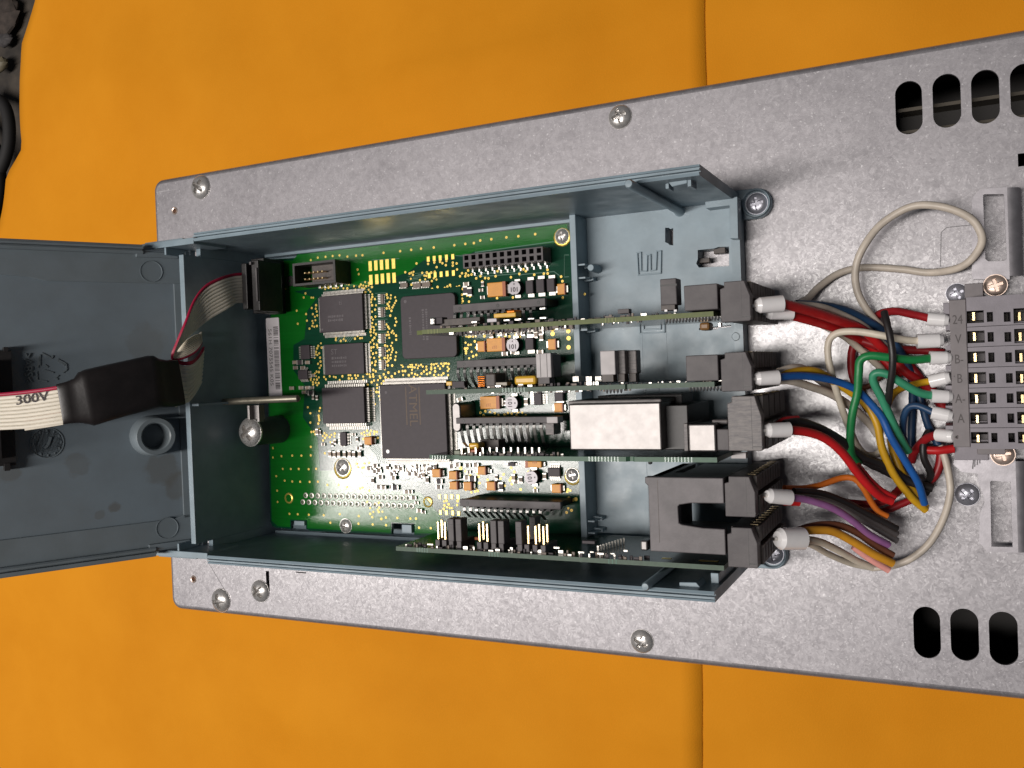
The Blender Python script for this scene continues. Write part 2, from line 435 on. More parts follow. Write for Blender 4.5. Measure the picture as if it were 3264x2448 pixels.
sheet(lambda y: crease_x(y) - 3, lambda y: 26.0, 0, 'envelope_flap')

# blurred things on the bench, beyond the envelope
for i, (pts, r, lab) in enumerate((
        ([(-60, 300), (10, 330), (30, 420), (10, 520), (-60, 640)], .42, 'black cable bending on the bench left of the envelope, nearest its notch'),
        ([(-80, 380), (-20, 470), (-5, 600), (-40, 760)], .5, 'thin black cable on the dark bench, outermost at the left edge'))):
    o = MB().tube([W(u, v, -7.6) for u, v in pts], r, 12).build('black_cable', mat('cable_rubber', (.012, .011, .011), .75) if 'cable_rubber' not in bpy.data.materials else bpy.data.materials['cable_rubber'], smooth=True)
    tag(o, lab, 'cable', 'black cables on the bench')
def lump(name, u, v, z, sx, sy, sz, m, lab, cat):
    c = W(u, v, z); mb = MB(); n = 14; rows = []
    for j in range(9):
        ph = math.pi * j / 8; rows.append([(c.x + sx * math.sin(ph) * math.cos(2 * math.pi * i / n) * (1 + .15 * math.sin(3 * i + j)), c.y + sy * math.sin(ph) * math.sin(2 * math.pi * i / n) * (1 + .12 * math.cos(2 * i + j)), c.z + sz * math.cos(ph)) for i in range(n + 1)])
    mb.grid(rows)
    tag(mb.build(name, m, smooth=True), lab, cat)
lump('crumpled_rag', 14, 50, -8.4, 1.5, 1.4, .4, mat('dark_rag', (.045, .034, .028), .85, 0, var=.4, vscale=2), 'dark brown crumpled rag at the top left corner of the bench', 'rag')
lump('pale_scrap', -2, 205, -8.2, .8, .55, .4, M['clut'], 'small pale tan scrap on the bench at the left edge', 'scrap')
lump('grey_scrap', 14, 128, -8.4, .8, .5, .3, mat('grey_scrap_stuff', (.05, .045, .045), .8, 0, var=.4), 'grey brown scrap between the rag and the tan scrap', 'scrap')

# ---- chassis
ch = thing('metal_chassis', 'large galvanised sheet steel chassis with rounded corners and slotted vents', 'chassis', (-17, 0, -5))
X0, X1, Y0, Y1 = -37.15, 8.0, -11.75, 10.67
ri = .26
slots = []
def slot(u, v, w, h):
    a = W(u - w / 2, v, 0); b = W(u + w / 2, v, 0); c = W(u, v - h / 2, 0); d = W(u, v + h / 2, 0)
    x0, x1, y1, y0 = a.x, b.x, c.y, d.y; r = (x1 - x0) / 2
    slots.append(rrect(x0, x1, y0, y1, r * .999, 8))
for q in ((2897, 343, 86, 170), (3018, 321, 90, 172), (3141, 308, 90, 172), (3266, 288, 92, 172), (2955, 2016, 86, 164), (3075, 2023, 90, 166), (3199, 2035, 92, 170), (3325, 2046, 92, 170)): slot(*q)
a = W(3244, 490, 0); b = W(3300, 525, 0); slots.append([(a.x, a.y), (b.x, a.y), (b.x, b.y), (a.x, b.y)])
for u, v in ((557, 672), (617, 1846)):
    p = W(u, v, 0); slots.append(circ(p.x, p.y, .15, 16))
a = W(847, 1820, 0); b = W(860, 1884, 0); slots.append([(a.x, a.y), (b.x, a.y), (b.x, b.y), (a.x, b.y)])
a = W(944, 1822, 0); b = W(976, 1828, 0); slots.append([(a.x, a.y), (b.x, a.y), (b.x, b.y), (a.x, b.y)])
top = plate(rrect(X0 + ri, X1 - ri, Y0 + ri, Y1 - ri, .35, 8), slots, -.12, 0)
top.build('top_sheet', M['galv'], ch)
m = MB(); rows = []
for k in range(7):
    a = math.pi / 2 * k / 6
    ins = ri * (1 - math.sin(a)); z = -ri * (1 - math.cos(a))
    rr = rrect(X0 + ins, X1 - ins, Y0 + ins, Y1 - ins, .35 + ri - ins, 8)
    rows.append([(p[0], p[1], z) for p in rr + rr[:1]])
rr = rrect(X0, X1, Y0, Y1, .35 + ri, 8)
rows.append([(p[0], p[1], -6.1) for p in rr + rr[:1]])
m.grid(rows)
m.build('rolled_side', M['galv'], ch, smooth=True)
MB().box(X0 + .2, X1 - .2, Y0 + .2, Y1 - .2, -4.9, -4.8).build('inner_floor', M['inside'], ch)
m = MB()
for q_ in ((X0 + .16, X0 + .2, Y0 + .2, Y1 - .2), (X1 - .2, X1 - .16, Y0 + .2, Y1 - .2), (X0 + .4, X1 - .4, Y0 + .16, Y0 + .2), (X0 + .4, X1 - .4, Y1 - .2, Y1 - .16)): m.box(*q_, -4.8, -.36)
m.build('added_dark_liner', M['inside'], ch, kind='stuff')  # black inner walls, added so the vents look dark inside
# rail seen through the upper vents
a = W(2870, 352, -.9); b = W(3270, 392, -.9)
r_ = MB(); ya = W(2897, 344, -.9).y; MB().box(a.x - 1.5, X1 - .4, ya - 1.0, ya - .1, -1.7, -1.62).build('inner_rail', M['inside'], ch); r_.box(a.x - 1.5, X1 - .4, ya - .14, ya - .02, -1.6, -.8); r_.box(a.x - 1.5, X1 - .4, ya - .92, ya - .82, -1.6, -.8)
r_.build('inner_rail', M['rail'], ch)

def cross_cut(s, cx, cy, z, r, w, d):   # recessed cross walls: dark sunk bars
    s.box(cx - r, cx + r, cy - w, cy + w, z, z + d); s.box(cx - w, cx + w, cy - r, cy - w, z, z + d - .002); s.box(cx - w, cx + w, cy + w, cy + r, z, z + d - .002)
def screw(u, v, z, rpx, m, parent, kind='dome', rot=.5, h=None):
    c = W(u, v, z); e = W(u + rpx, v, z); r = (e - c).length
    h = r * .5 if h is None else h
    c = W(u, v, z + h * .6); c.z = z
    mb = MB()
    # head with a real cross recess: polar grid, recess pushed down
    n = 64; K = 18; rows = []
    for j in range(K + 1):
        q = r * (1 - j / K) ** .8; row = []
        zz = h * (1 - (q / r) ** 2) ** .6 if kind == 'dome' else h * min(1, (1 - (q / r) ** 4) * 1.0)
        for i in range(n + 1):
            a = 2 * math.pi * i / n; x = q * math.cos(a + rot); y = q * math.sin(a + rot)
            xx = q * math.cos(a); yy = q * math.sin(a)
            ins = (abs(xx) < r * .15 and abs(yy) < r * .58) or (abs(yy) < r * .15 and abs(xx) < r * .58)
            row.append((c.x + x, c.y + y, z + max(0.0, zz - (h * .75 if ins else 0))))
        rows.append(row)
    mb.grid(rows)
    mb.cyl((c.x, c.y, z - .08), (c.x, c.y, z + .03), r * 1.0, n=28)
    o = mb.build('screw', m, parent, smooth=True)
    o.data.set_sharp_from_angle(angle=math.radians(28))
    return o
for u, v, r, k, mm, ro in ((632, 595, 29, 'dome', 'steel', .9), (1973, 370, 37, 'dome', 'steel', .3), (2043, 2047, 37, 'dome', 'steel', 1.1), (697, 1916, 29, 'dome', 'steel', .2), (823, 1886, 28, 'dome', 'steel', .7)):
    screw(u, v, 0.0, r, M[mm], ch, k, ro)
for u, v in ((557, 672), (617, 1846)):
    p = W(u, v, 0); m = MB(); m.ring(p.x, p.y, .03, .10, .155, 20); m.cyl((p.x, p.y, -.5), (p.x, p.y, -.4), .15, n=16)
    m2 = MB(); m2.lathe((p.x, p.y, 0), [(.20, 0.002), (.165, .035), (.12, .02), (.11, -.4)], 20); m2.build('threaded_bush', M['brass_screw'], ch, smooth=True)
# engraved seam lines of the sheet (a spot welded corner patch)
def seam(pts, z, w, m, parent, name='seam_line'):
    s = MB()
    for (a, b) in zip(pts, pts[1:]):
        A = W(*a, z); B = W(*b, z); d = (B - A).normalized(); nn = Vector((-d.y, d.x, 0)) * w
        s.prism([(A + nn)[:2], (B + nn)[:2], (B - nn)[:2], (A - nn)[:2]], z - .01, z + .004)
    return s.build(name, m, parent)
M['seam'] = mat('seam_shadow', (.16, .155, .16), .6, .5)
seam([(662, 1790), (715, 1878)], 0, .012, M['seam'], ch)
seam([(2998, 850), (3000, 740), (3018, 725), (3096, 717)], 0, .012, M['seam'], ch)

# ================================================================ HOUSING (plastic tray)
zF = 0.9; zR = 6.3; zB = 1.6; zC = 5.6
TR = thing('plastic_housing', 'open blue-grey plastic control housing screwed to the steel chassis, open at its right end', 'housing', (-18, -.6, .0))
tm = M['tray']
XL, XR = -29.4, -6.93
yi1, yo1 = 5.93, 6.29      # upper wall inner / outer
yi0, yo0 = -7.2, -7.56
# floor of the right half with its holes
def box_px(z, u0, v0, u1, v1):
    a = W(u0, v0, z); b = W(u1, v1, z)
    return [(a.x, a.y), (b.x, a.y), (b.x, b.y), (a.x, b.y)]
holes = [pq(zF, (2120, 726), (2132, 726), (2136, 730), (2146, 727), (2146, 782), (2134, 781), (2130, 776), (2120, 772)),
         pq(zF, (2224, 797), (2276, 792), (2290, 787), (2324, 786), (2324, 848), (2228, 853), (2219, 840), (2224, 826)),
         pq(zF, (2228, 1046), (2330, 1036), (2330, 1042), (2290, 1046), (2288, 1050), (2228, 1052))]
plate([(-13.2, yi0), (XR + .1, yi0), (XR + .1, yi1), (-13.2, yi1)], holes, .12, zF).build('housing_floor', tm, TR, bev=.02)
MB().box(-13.25, -29.3, yi0, yi1, .12, .55).build('housing_floor', M['tray'], TR)
# side walls: grooved rim profile along x
def wall(yi, yo, name):
    s = 1 if yo > yi else -1
    t = abs(yo - yi)
    prof = [(yi, .14), (yi, zR - .05), (yi + s * .09, zR), (yi + s * .11, zR), (yi + s * .125, zR - .22), (yi + s * .17, zR - .22), (yi + s * .18, zR - .04), (yi + s * .24, zR - .04), (yi + s * .25, zR - .16), (yi + s * .28, zR - .16), (yi + s * .285, zR - .07), (yo, zR - .1), (yo, .14)]
    m = MB(); m.profx(prof, -28.25, XR)
    o = m.build(name, tm, TR)
    # low lip: hinge ear reaching left of the end wall
    m = MB(); m.box(-31.2, -28.2, yi - s * .10, yi + s * .16, 4.4, zR - .01); m.box(-29.9, -29.8, yi - s * .42, yi - s * .1, 4.6, zR - .03)
    m.box(-31.2, -29.0, yi + s * .16, yi + s * .24, 4.4, zR - .2)
    m.build('hinge_ear', tm, TR, bev=.02)
    m = MB(); m.box(-29.4, -28.2, yi + .001 * s, yi + s * .26, .2, 5.6); m.build('side_wall', tm, TR)
    return o
wall(yi1, yo1, 'side_wall'); wall(yi0, yo0, 'side_wall')
# left end wall with a ledge rib
MB().box(-29.36, -29.1, yi0 + .38, yi1 - .44, .5, 6.0).build('end_wall', tm, TR, bev=.02)
MB().box(-29.35, -29.12, yi0, yi1, .5, 5.0).build('end_wall', tm, TR)
MB().box(-29.1, -28.7, -.95, -.85, .5, 5.9).build('wall_rib', tm, TR)
# ledges of the side walls under the board
MB().box(-28.9, -13.2, yi1 - .12, yi1 + .01, .5, 1.15).build('board_ledge', tm, TR)
MB().box(-28.9, -13.2, yi0 - .01, yi0 + .14, .5, 1.2).build('board_ledge', tm, TR)
# divider between board and connector bay
xd0, xd1 = -13.05, -12.80
MB().box(xd0, xd1, yi0, yi1, .5, 2.1).build('divider_wall', tm, TR, bev=.02)
m = MB(); m.box(xd0 - .02, xd1 + .02, yi1 - .02, yi1 + .005, 2.0, 5.9)
for v in (845, 887, 1053, 1660, 1697):
    p = W(1838, v, 2.0); m = MB(); m.box(xd1, xd1 + .28, p.y - .03, p.y + .03, .9, 2.0); m.prism([(xd1, p.y - .1), (xd1 + .36, p.y - .06), (xd1 + .36, p.y + .06), (xd1, p.y + .1)], .9, 1.35)
    m.build('divider_rib', tm, TR)
p = W(1884, 853, 1.7); MB().cyl((p.x, p.y, .9), (p.x, p.y, 1.75), .17, .13, 16).build('locating_peg', tm, TR, smooth=True, bev=.02)
# long rods in the connector bay
for u, v, z, r in ((2003, 585, 6.95, .15), (2056, 1871, 6.6, .14)):
    p = W(u, v, z); s = 1 if v < 1000 else -1
    MB().lathe((p.x, p.y, 0), [(r * 1.5, .9), (r * 1.08, 1.0), (r, z - .08), (r * .75, z - .01), (0.001, z)], 24).build('guide_rod', tm, TR, smooth=True)
    MB().box(p.x - .08, p.x + .08, p.y, (yi1 if s > 0 else yi0), .9, 5.2).build('rod_web', tm, TR)
# snap latches on the walls
m = MB(); q = pq(5.75, (2126, 560), (2190, 557), (2190, 584), (2142, 595), (2128, 578)); m.prism(q, 4.9, 5.75); m.build('snap_latch', tm, TR, bev=.02)
m = MB(); m.box(q[2][0] + .01, q[2][0] + .12, yi1 - .2, yi1, 5.0, 5.72); m.box(q[0][0] - .1, q[0][0], yi1 - .16, yi1, 5.0, 5.6); m.build('latch_cheek', tm, TR, kind='stuff')
m = MB(); q = pq(5.85, (2165, 1856), (2219, 1857), (2241, 1884), (2241, 1888), (2166, 1884)); m.prism(q, 5.0, 5.85); m.build('snap_latch', tm, TR, bev=.02)
# raised L blocks by the open end
m = MB(); q = pq(1.5, (2246, 640), (2350, 626), (2353, 760), (2326, 760), (2325, 655), (2250, 664)); m.prism(q, zF - .01, 1.5); m.build('corner_block', tm, TR, bev=.015)
a = W(2265, 1826, 5.2); b = W(2292, 1883, 5.2); MB().box(a.x, b.x, yi0, a.y, 2.5, 5.2).build('corner_block', tm, TR, bev=.02)
for u0, v0, u1, v1 in ((2274, 788, 2312, 806), (2219, 824, 2262, 836)):
    a = W(u0, v0, .6); b = W(u1, v1, .6); MB().box(a.x, b.x, b.y, a.y, .25, .6).build('hole_clip', M['comb'], TR, bev=.02)
# step along the open end
a = W(2331, 780, zF); MB().box(a.x, XR + .1, yi0 + .1, 4.6, zF - .1, zF + .035).build('end_step', tm, TR)
# screw ear at top right, second one under the lower plug
for u, v, s in ((2411, 648, 1), (2462, 1766, -1)):
    c = W(u, v, .3); R = .56
    pts = [(c.x + R * math.cos(math.radians(a_)), c.y + R * math.sin(math.radians(a_))) for a_ in range(-90, 91, 12)] + [(XR - .3, c.y + R), (XR - .3, c.y - R)]
    MB().prism(pts, 0.0, .30).build('screw_ear', tm, TR, bev=.03)
    MB().lathe((c.x, c.y, 0), [(R * .96, .30), (R * .92, .46), (R * .84, .47), (R * .78, .33), (0.01, .33)], 32).build('ear_collar', tm, TR, smooth=True)
    screw(u, v, .33, 36, M['steel_blue'], TR, 'pan', .2, .14)
# embossed framed letters
def emboss_frame(z, u0, v0, u1, v1, w=.018):
    a = W(u0, v0, z); b = W(u1, v1, z); m = MB()
    for (x0, x1, y0, y1) in ((a.x, b.x, a.y - w, a.y + w), (a.x, b.x, b.y - w, b.y + w), (a.x - w, a.x + w, b.y, a.y), (b.x - w, b.x + w, b.y, a.y)): m.box(x0, x1, y0, y1, z - .01, z + .035)
    return m
def outline_letter(polys, z, mname='raised_letter'):
    m = MB()
    for poly in polys:
        P = [W(u, v, z) for u, v in poly]; P.append(P[0])
        for A, B in zip(P, P[1:]):
            d = (B - A).normalized(); nn = Vector((-d.y, d.x, 0)) * .024; A = A - d * .02; B = B + d * .02
            m.prism([tuple((A + nn)[:2]), tuple((B + nn)[:2]), tuple((B - nn)[:2]), tuple((A - nn)[:2])], z - .01, z + .08)
    m.build(mname, M['tray'], TR, bev=.014)
outline_letter([[(2032, 806), (2044, 805), (2045, 865), (2063, 864), (2064, 813), (2074, 812), (2075, 863), (2092, 860), (2094, 801), (2108, 800), (2107, 871), (2036, 877)]], zF)
outline_letter([[(2039, 1024), (2119, 1022), (2119, 1059), (2041, 1063)], [(2051, 1024), (2107, 1022), (2107, 1049), (2053, 1051)]], zF)
for u, v, r in ((2345, 1073, .16), (2080, 1250, .3)):
    p = W(u, v, zF); MB().lathe((p.x, p.y, zF), [(r, 0), (r, .035), (r - .02, .035), (r - .025, .006), (0.01, .006)], 28).build('ejector_mark', tm, TR, smooth=True)
MB().box(xd1, XR + .3, W(1900, 1062, zF).y - 2.2, W(1900, 1062, zF).y - 2.17, zF - .01, zF + .012).build('moulding_line', tm, TR)
m = MB(); px_ = W(2046, 1100, zF).x; m.box(px_, px_ + .02, -6.5, 1.9, zF - .01, zF + .012); px_ = W(2124, 1100, zF).x; m.box(px_, px_ + .02, -1.0, 1.6, zF - .01, zF + .012)
m.build('moulding_line', tm, TR)
# dark screw boss with its earth strap, at the left
c = W(789, 1379, 3.7)
MB().lathe((c.x, c.y, 0), [(.66, .5), (.62, 3.1), (.56, 3.55), (.40, 3.6), (.36, 3.58), (.3, 3.0)], 28).build('screw_boss', M['boss'], TR, smooth=True)
screw(789, 1379, 3.62, 35, M['steel'], TR, 'dome', .6)
ST = thing('earth_strap', 'dull metal earth strap clamped under the screw on the dark boss', 'metal strap', (c.x, c.y, 3.6))
m = MB(); m.tube([W(708, 1281, 4.0), W(790, 1277, 4.0), W(880, 1273, 4.0), W(950, 1270, 3.9)], .15, 12, 4); m.build('strap_bar', mat('dull_strap', (.26, .24, .19), .42, .7, var=.2), ST, smooth=True)
m = MB(); a = W(787, 1292, 4.0); b = W(826, 1338, 4.0); m.box(a.x, b.x, b.y, a.y, 3.62, 3.72); m.box(a.x, a.x + .12, b.y, a.y, 3.7, 4.0); m.box(b.x - .12, b.x, b.y - .1, a.y, 3.7, 4.0); m.build('strap_tab', M['can'], ST, bev=.02)
m = MB(); c2 = W(950, 1271, 3.75); m.cyl((c2.x - .05, c2.y, 3.62), (c2.x - .05, c2.y, 3.9), .08, n=10); m.build('rivet', M['steel'], ST, smooth=True)

# ================================================================ LID (opened, rising to the left)
LD = Vector((-.4904, 0, .8715)).normalized(); LN = Vector((LD.z, 0, -LD.x)); LO = Vector((-29.9, 0, 5.2))
def lp(u, v, n=0.0):
    """pixel -> lid coordinates (local x = -distance from hinge, local y)"""
    d = ray(u, v); P = LO + LN * n; t = (P - CAM).dot(LN) / d.dot(LN); q = CAM + d * t
    return (-(q - LO).dot(LD), q.y)
def lw(u, v, n):
    d = ray(u, v); P = LO + LN * n; t = (P - CAM).dot(LN) / d.dot(LN); return CAM + d * t
def stains(m, spots, col):
    nt = m.node_tree; N = nt.nodes; L = nt.links; b = N['Principled BSDF']
    tc = N.new('ShaderNodeTexCoord'); nz = N.new('ShaderNodeTexNoise'); nz.inputs['Scale'].default_value = 1.6; nz.inputs['Detail'].default_value = 4; L.new(tc.outputs['Object'], nz.inputs[0])
    src = b.inputs['Base Color'].links[0].from_socket
    for (x, y, rad, st) in spots:
        d = N.new('ShaderNodeVectorMath'); d.operation = 'DISTANCE'; L.new(tc.outputs['Object'], d.inputs[0]); d.inputs[1].default_value = (x, y, .17)
        k = N.new('ShaderNodeMath'); k.operation = 'MULTIPLY_ADD'; L.new(nz.outputs['Fac'], k.inputs[0]); k.inputs[1].default_value = rad * 1.6; L.new(d.outputs['Value'], k.inputs[2])
        mr = N.new('ShaderNodeMapRange'); L.new(k.outputs[0], mr.inputs[0]); mr.inputs['From Min'].default_value = rad * 1.55; mr.inputs['From Max'].default_value = rad * 1.85; mr.inputs['To Min'].default_value = st; mr.inputs['To Max'].default_value = 0
        mx = N.new('ShaderNodeMix'); mx.data_type = 'RGBA'; L.new(mr.outputs[0], mx.inputs[0]); L.new(src, mx.inputs[6]); mx.inputs[7].default_value = (*col, 1); src = mx.outputs[2]
    L.new(src, b.inputs['Base Color'])
LID = thing('housing_lid', 'opened blue-grey plastic lid hinged at the left end of the housing', 'lid', LO)
LID.matrix_world = Matrix(((-LD.x, 0, LN.x, LO.x), (0, 1, 0, 0), (-LD.z, 0, LN.z, LO.z), (0, 0, 0, 1)))
lm = M['lid']; LEN = 7.75
# centre recess 0, border strips raised
bx = lp(568, 1270)[0]
yT0, yT1 = 4.35, 5.55; yB0, yB1 = -5.8, -6.85
ms = mat('lid_plastic_stained', (.20, .245, .28), .42, 0, col2=(.18, .215, .24), vscale=.5, bump=.06, bscale=10, rvar=.06)
xc_ = (-LEN + .3) / 2
stains(ms, [(lp(u, v)[0] - xc_, lp(u, v)[1] + .6, r_, k_) for u, v, r_, k_ in ((520, 1500, .75, .42), (560, 1545, .55, .42), (368, 1618, .27, .55), (318, 1640, .2, .35), (460, 1090, .8, .22), (30, 1510, .4, .4), (250, 1480, .5, .3))], (.125, .115, .095))
MB().box(-LEN, .3, -7.1, 5.9, -.35, 0).build('lid_panel', ms, LID, local=True)
def strip(pts, z0, z1, name): return MB().prism(pts, z0, z1).build(name, lm, LID, local=True, bev=.02)
top_in = [lp(0, 896, .12), lp(60, 877, .12), (lp(148, 897, .12)[0], yT0), (bx + .12, yT0)]
strip([(-LEN, yT1 + .2), (.1, yT1 + .2), (.1, yT0), (bx, yT0), (lp(148, 897, .12)[0], yT0), lp(90, 882, .12), lp(0, 874, .12), (-LEN, lp(0, 874, .12)[1])], -.01, .1, 'lid_border')
strip([(-LEN, yB0), (lp(160, 1695, .12)[0], yB0), (bx - .4, yB0 + .02), (bx, yB0 + .15), (.1, yB0 + .15), (.1, yB1 - .2), (-LEN, yB1 - .2)], -.01, .1, 'lid_border')
strip([(bx, yB0), (.12, yB0), (.12, yT0), (bx, yT0)], -.01, .1, 'lid_border')
# rails
for s, y0 in ((1, 5.55), (-1, -6.85)):
    prof = [(y0, -.2), (y0, .30), (y0 + s * .06, .36), (y0 + s * .12, .36), (y0 + s * .13, .2), (y0 + s * .19, .2), (y0 + s * .2, .44), (y0 + s * .28, .44), (y0 + s * .29, .3), (y0 + s * .35, .3), (y0 + s * .4, .26), (y0 + s * .4, -.45), (y0, -.45)]
    MB().profx(prof, -LEN, -1.75).build('lid_rail', lm, LID, local=True)
    MB().box(-2.0, -.3, min(y0 - s * .12, y0 + s * .1), max(y0 - s * .12, y0 + s * .1), -.1, .26).build('lid_hinge_arm', lm, LID, local=True, bev=.02)
# tube boss
tx, ty = lp(498, 1391, .95)
MB().lathe((tx, ty, 0), [(.86, 0), (.80, .9), (.76, .95), (.60, .95), (.55, .9), (.50, .1), (.01, .1)], 40).build('tube_boss', lm, LID, local=True, smooth=True)
MB().box(tx - .02, .0, ty + .68, ty + .74, 0, .5).build('boss_web', lm, LID, local=True)
for u, v, r in ((533, 1683, .46), (482, 865, .46)):
    x_, y_ = lp(u, v, .1); MB().lathe((x_, y_, 0), [(r, .1), (r, .13), (r - .02, .13), (r - .03, .105), (.01, .105)], 32).build('ejector_mark', lm, LID, local=True, smooth=True)
# display socket block, its low black base widened to stand for the dark beside it
def lidbox(u0, v0, u1, v1, n0, n1):
    a = lp(u0, v0, n1); b = lp(u1, v1, n1); return MB().box(a[0], b[0], b[1], a[1], n0, n1)
DS = thing('display_socket', 'black socket block inside the lid at the left edge of the frame', 'socket', LO + LD * 9)
def tolid(o):
    pass
m = MB()
for (u0, v0, u1, v1, n0, n1) in ((-40, 1118, 52, 1482, .0, .35), (-40, 1150, 6, 1465, .35, 1.0), (12, 1106, 26, 1120, 0, .5), (14, 1478, 33, 1500, 0, .5)):
    a = lp(u0, v0, n1); b = lp(u1, v1, n1)
    cs = [(a[0], b[1]), (b[0], b[1]), (b[0], a[1]), (a[0], a[1])]
    base_ = len(m.v)
    for n_ in (n0, n1):
        for x_, y_ in cs: m.v.append(tuple(LO + Vector((0, y_, 0)) - LD * x_ + LN * n_))
    m.quadf([tuple(base_ + i for i in q) for q in ((3, 2, 1, 0), (4, 5, 6, 7), (0, 1, 5, 4), (1, 2, 6, 5), (2, 3, 7, 6), (3, 0, 4, 7))])
m.build('socket_body', M['black'], DS)
# embossed recycling triangle and date clock
def lidline(pts, z0=.0, z1=.03, w=.02, close=False):
    m = MB(); P = [Vector((*lp(u, v), 0)) for u, v in pts]
    if close: P.append(P[0])
    for A, B in zip(P, P[1:]):
        d = (B - A).normalized(); nn = Vector((-d.y, d.x, 0)) * w
        m.prism([tuple((A + nn)[:2]), tuple((B + nn)[:2]), tuple((B - nn)[:2]), tuple((A - nn)[:2])], z0 - .01, z1)
    return m
m = MB()
for seg in ([(124, 1136), (120, 1172)], [(132, 1126), (165, 1142), (168, 1133)], [(182, 1145), (210, 1160), (212, 1178), (198, 1188)], [(186, 1196), (176, 1204), (184, 1210)], [(116, 1184), (118, 1212), (150, 1216)], [(127, 1130), (126, 1165)], [(183, 1150), (206, 1164)], [(142, 1163), (152, 1170)], [(140, 1180), (170, 1188)]):
    k = lidline(seg, w=.028, z1=.045); b_ = len(m.v); m.v += k.v; m.quadf([tuple(i + b_ for i in f) for f in k.f])
m.build('recycling_symbol', lm, LID, local=True)
a = lp(88, 1172); text('>ABS<', (a[0], a[1], .02), .42, (0, -1, 0), (1, 0, 0), lm, LID, 'raised_code', ext=.03, local=True)
c_ = lp(150, 1412); m = MB(); m.lathe((c_[0], c_[1], 0), [(.62, 0), (.62, .035), (.585, .035), (.58, 0)], 36)
for i in range(12):
    a_ = i * math.pi / 6; m.box(c_[0] + .5 * math.cos(a_) - .03, c_[0] + .5 * math.cos(a_) + .03, c_[1] + .5 * math.sin(a_) - .045, c_[1] + .5 * math.sin(a_) + .045, 0, .035)
k = lidline([(162, 1393), (152, 1420), (142, 1428)], w=.045, z1=.06); b_ = len(m.v); m.v += k.v; m.quadf([tuple(i + b_ for i in f) for f in k.f])
m.build('date_clock', lm, LID, local=True)

# ================================================================ RIBBON CABLE
RC = thing('ribbon_cable', 'beige flat ribbon cable with one red edge folding from the board into the lid', 'ribbon cable', W(560, 1120, 5.6))
def ribbon(secs, parent, ncond=10, sub=6):
    A = smooth_path([s[0] for s in secs], sub); B = smooth_path([s[1] for s in secs], sub)
    k = len(A)
    for c in range(ncond):
        m = MB(); rows = []
        for j in range(k):
            a, b = A[j], B[j]; t = (A[min(j + 1, k - 1)] + B[min(j + 1, k - 1)] - A[max(j - 1, 0)] - B[max(j - 1, 0)])
            ac = b - a; nrm = ac.cross(t)
            if nrm.length < 1e-6: nrm = LN.copy()
            nrm.normalize(); w = ac.length / ncond; q = []
            p = a + ac * ((c + .5) / ncond); du = ac.normalized()
            for i in range(9):
                an = 2 * math.pi * i / 8 + math.pi / 8; q.append(p + du * math.cos(an) * w * .5 + nrm * math.sin(an) * .055)
            rows.append(q)
        m.grid(rows)
        m.build('conductor', M['ribbonred'] if c == 0 else M['ribbon'], parent, smooth=True, label='red edge conductor of the ribbon' if c == 0 else None)
sl = [(lw(-60, 1257, .75), lw(-60, 1373, .75)), (lw(0, 1252, 1.1), lw(0, 1371, 1.1)), (lw(90, 1243, 1.65), lw(90, 1366, 1.65)), (lw(190, 1228, 2.3), lw(205, 1350, 2.3)), (lw(240, 1210, 2.4), lw(255, 1345, 2.4))]
ribbon(sl, RC)
# doubled end of the ribbon below
ribbon([(lw(78, 1330, 1.4), lw(80, 1373, 1.4)), (lw(140, 1322, 1.75), lw(142, 1364, 1.75)), (lw(200, 1310, 2.1), lw(203, 1354, 2.1))], RC, 3)
ribbon([(W(775, 868, 3.5), W(778, 966, 3.5)), (W(740, 872, 4.1), W(752, 968, 4.0)), (W(700, 884, 4.9), W(724, 986, 4.6)), (W(655, 908, 5.6), W(672, 1016, 5.3)), (W(620, 952, 6.2), W(628, 1050, 5.8)),
        (W(592, 1022, 6.8), W(592, 1082, 6.5)), (W(563, 1092, 7.1), W(567, 1110, 6.9)), (W(549, 1132, 7.2), W(554, 1126, 7.0)),
        (W(554, 1149, 7.0), W(566, 1104, 6.6)), (W(588, 1144, 6.7), W(592, 1084, 6.4)), (W(622, 1126, 6.2), W(620, 1068, 5.8)), (W(641, 1098, 5.7), W(640, 1062, 5.3)), (W(640, 1066, 5.2), W(630, 1040, 4.9))], RC)
ribbon([(lw(540, 1146, 1.9), lw(560, 1298, 1.9)), (W(566, 1148, 6.7), W(590, 1286, 6.6)), (W(592, 1152, 6.5), W(604, 1280, 6.3)), (W(618, 1146, 6.1), W(626, 1250, 5.8)), (W(646, 1112, 5.2), W(648, 1200, 4.9)), (W(650, 1070, 4.6), W(652, 1130, 4.2))], RC)
t_ = text('300V', lw(101, 1271, 1.80), .50, (lw(140, 1264.5, 2.05) - lw(64, 1276, 1.56)), (lw(100, 1250, 1.8) - lw(104, 1290, 1.8)), M['ink'], RC, 'printing', ext=.006, sx=1.2)
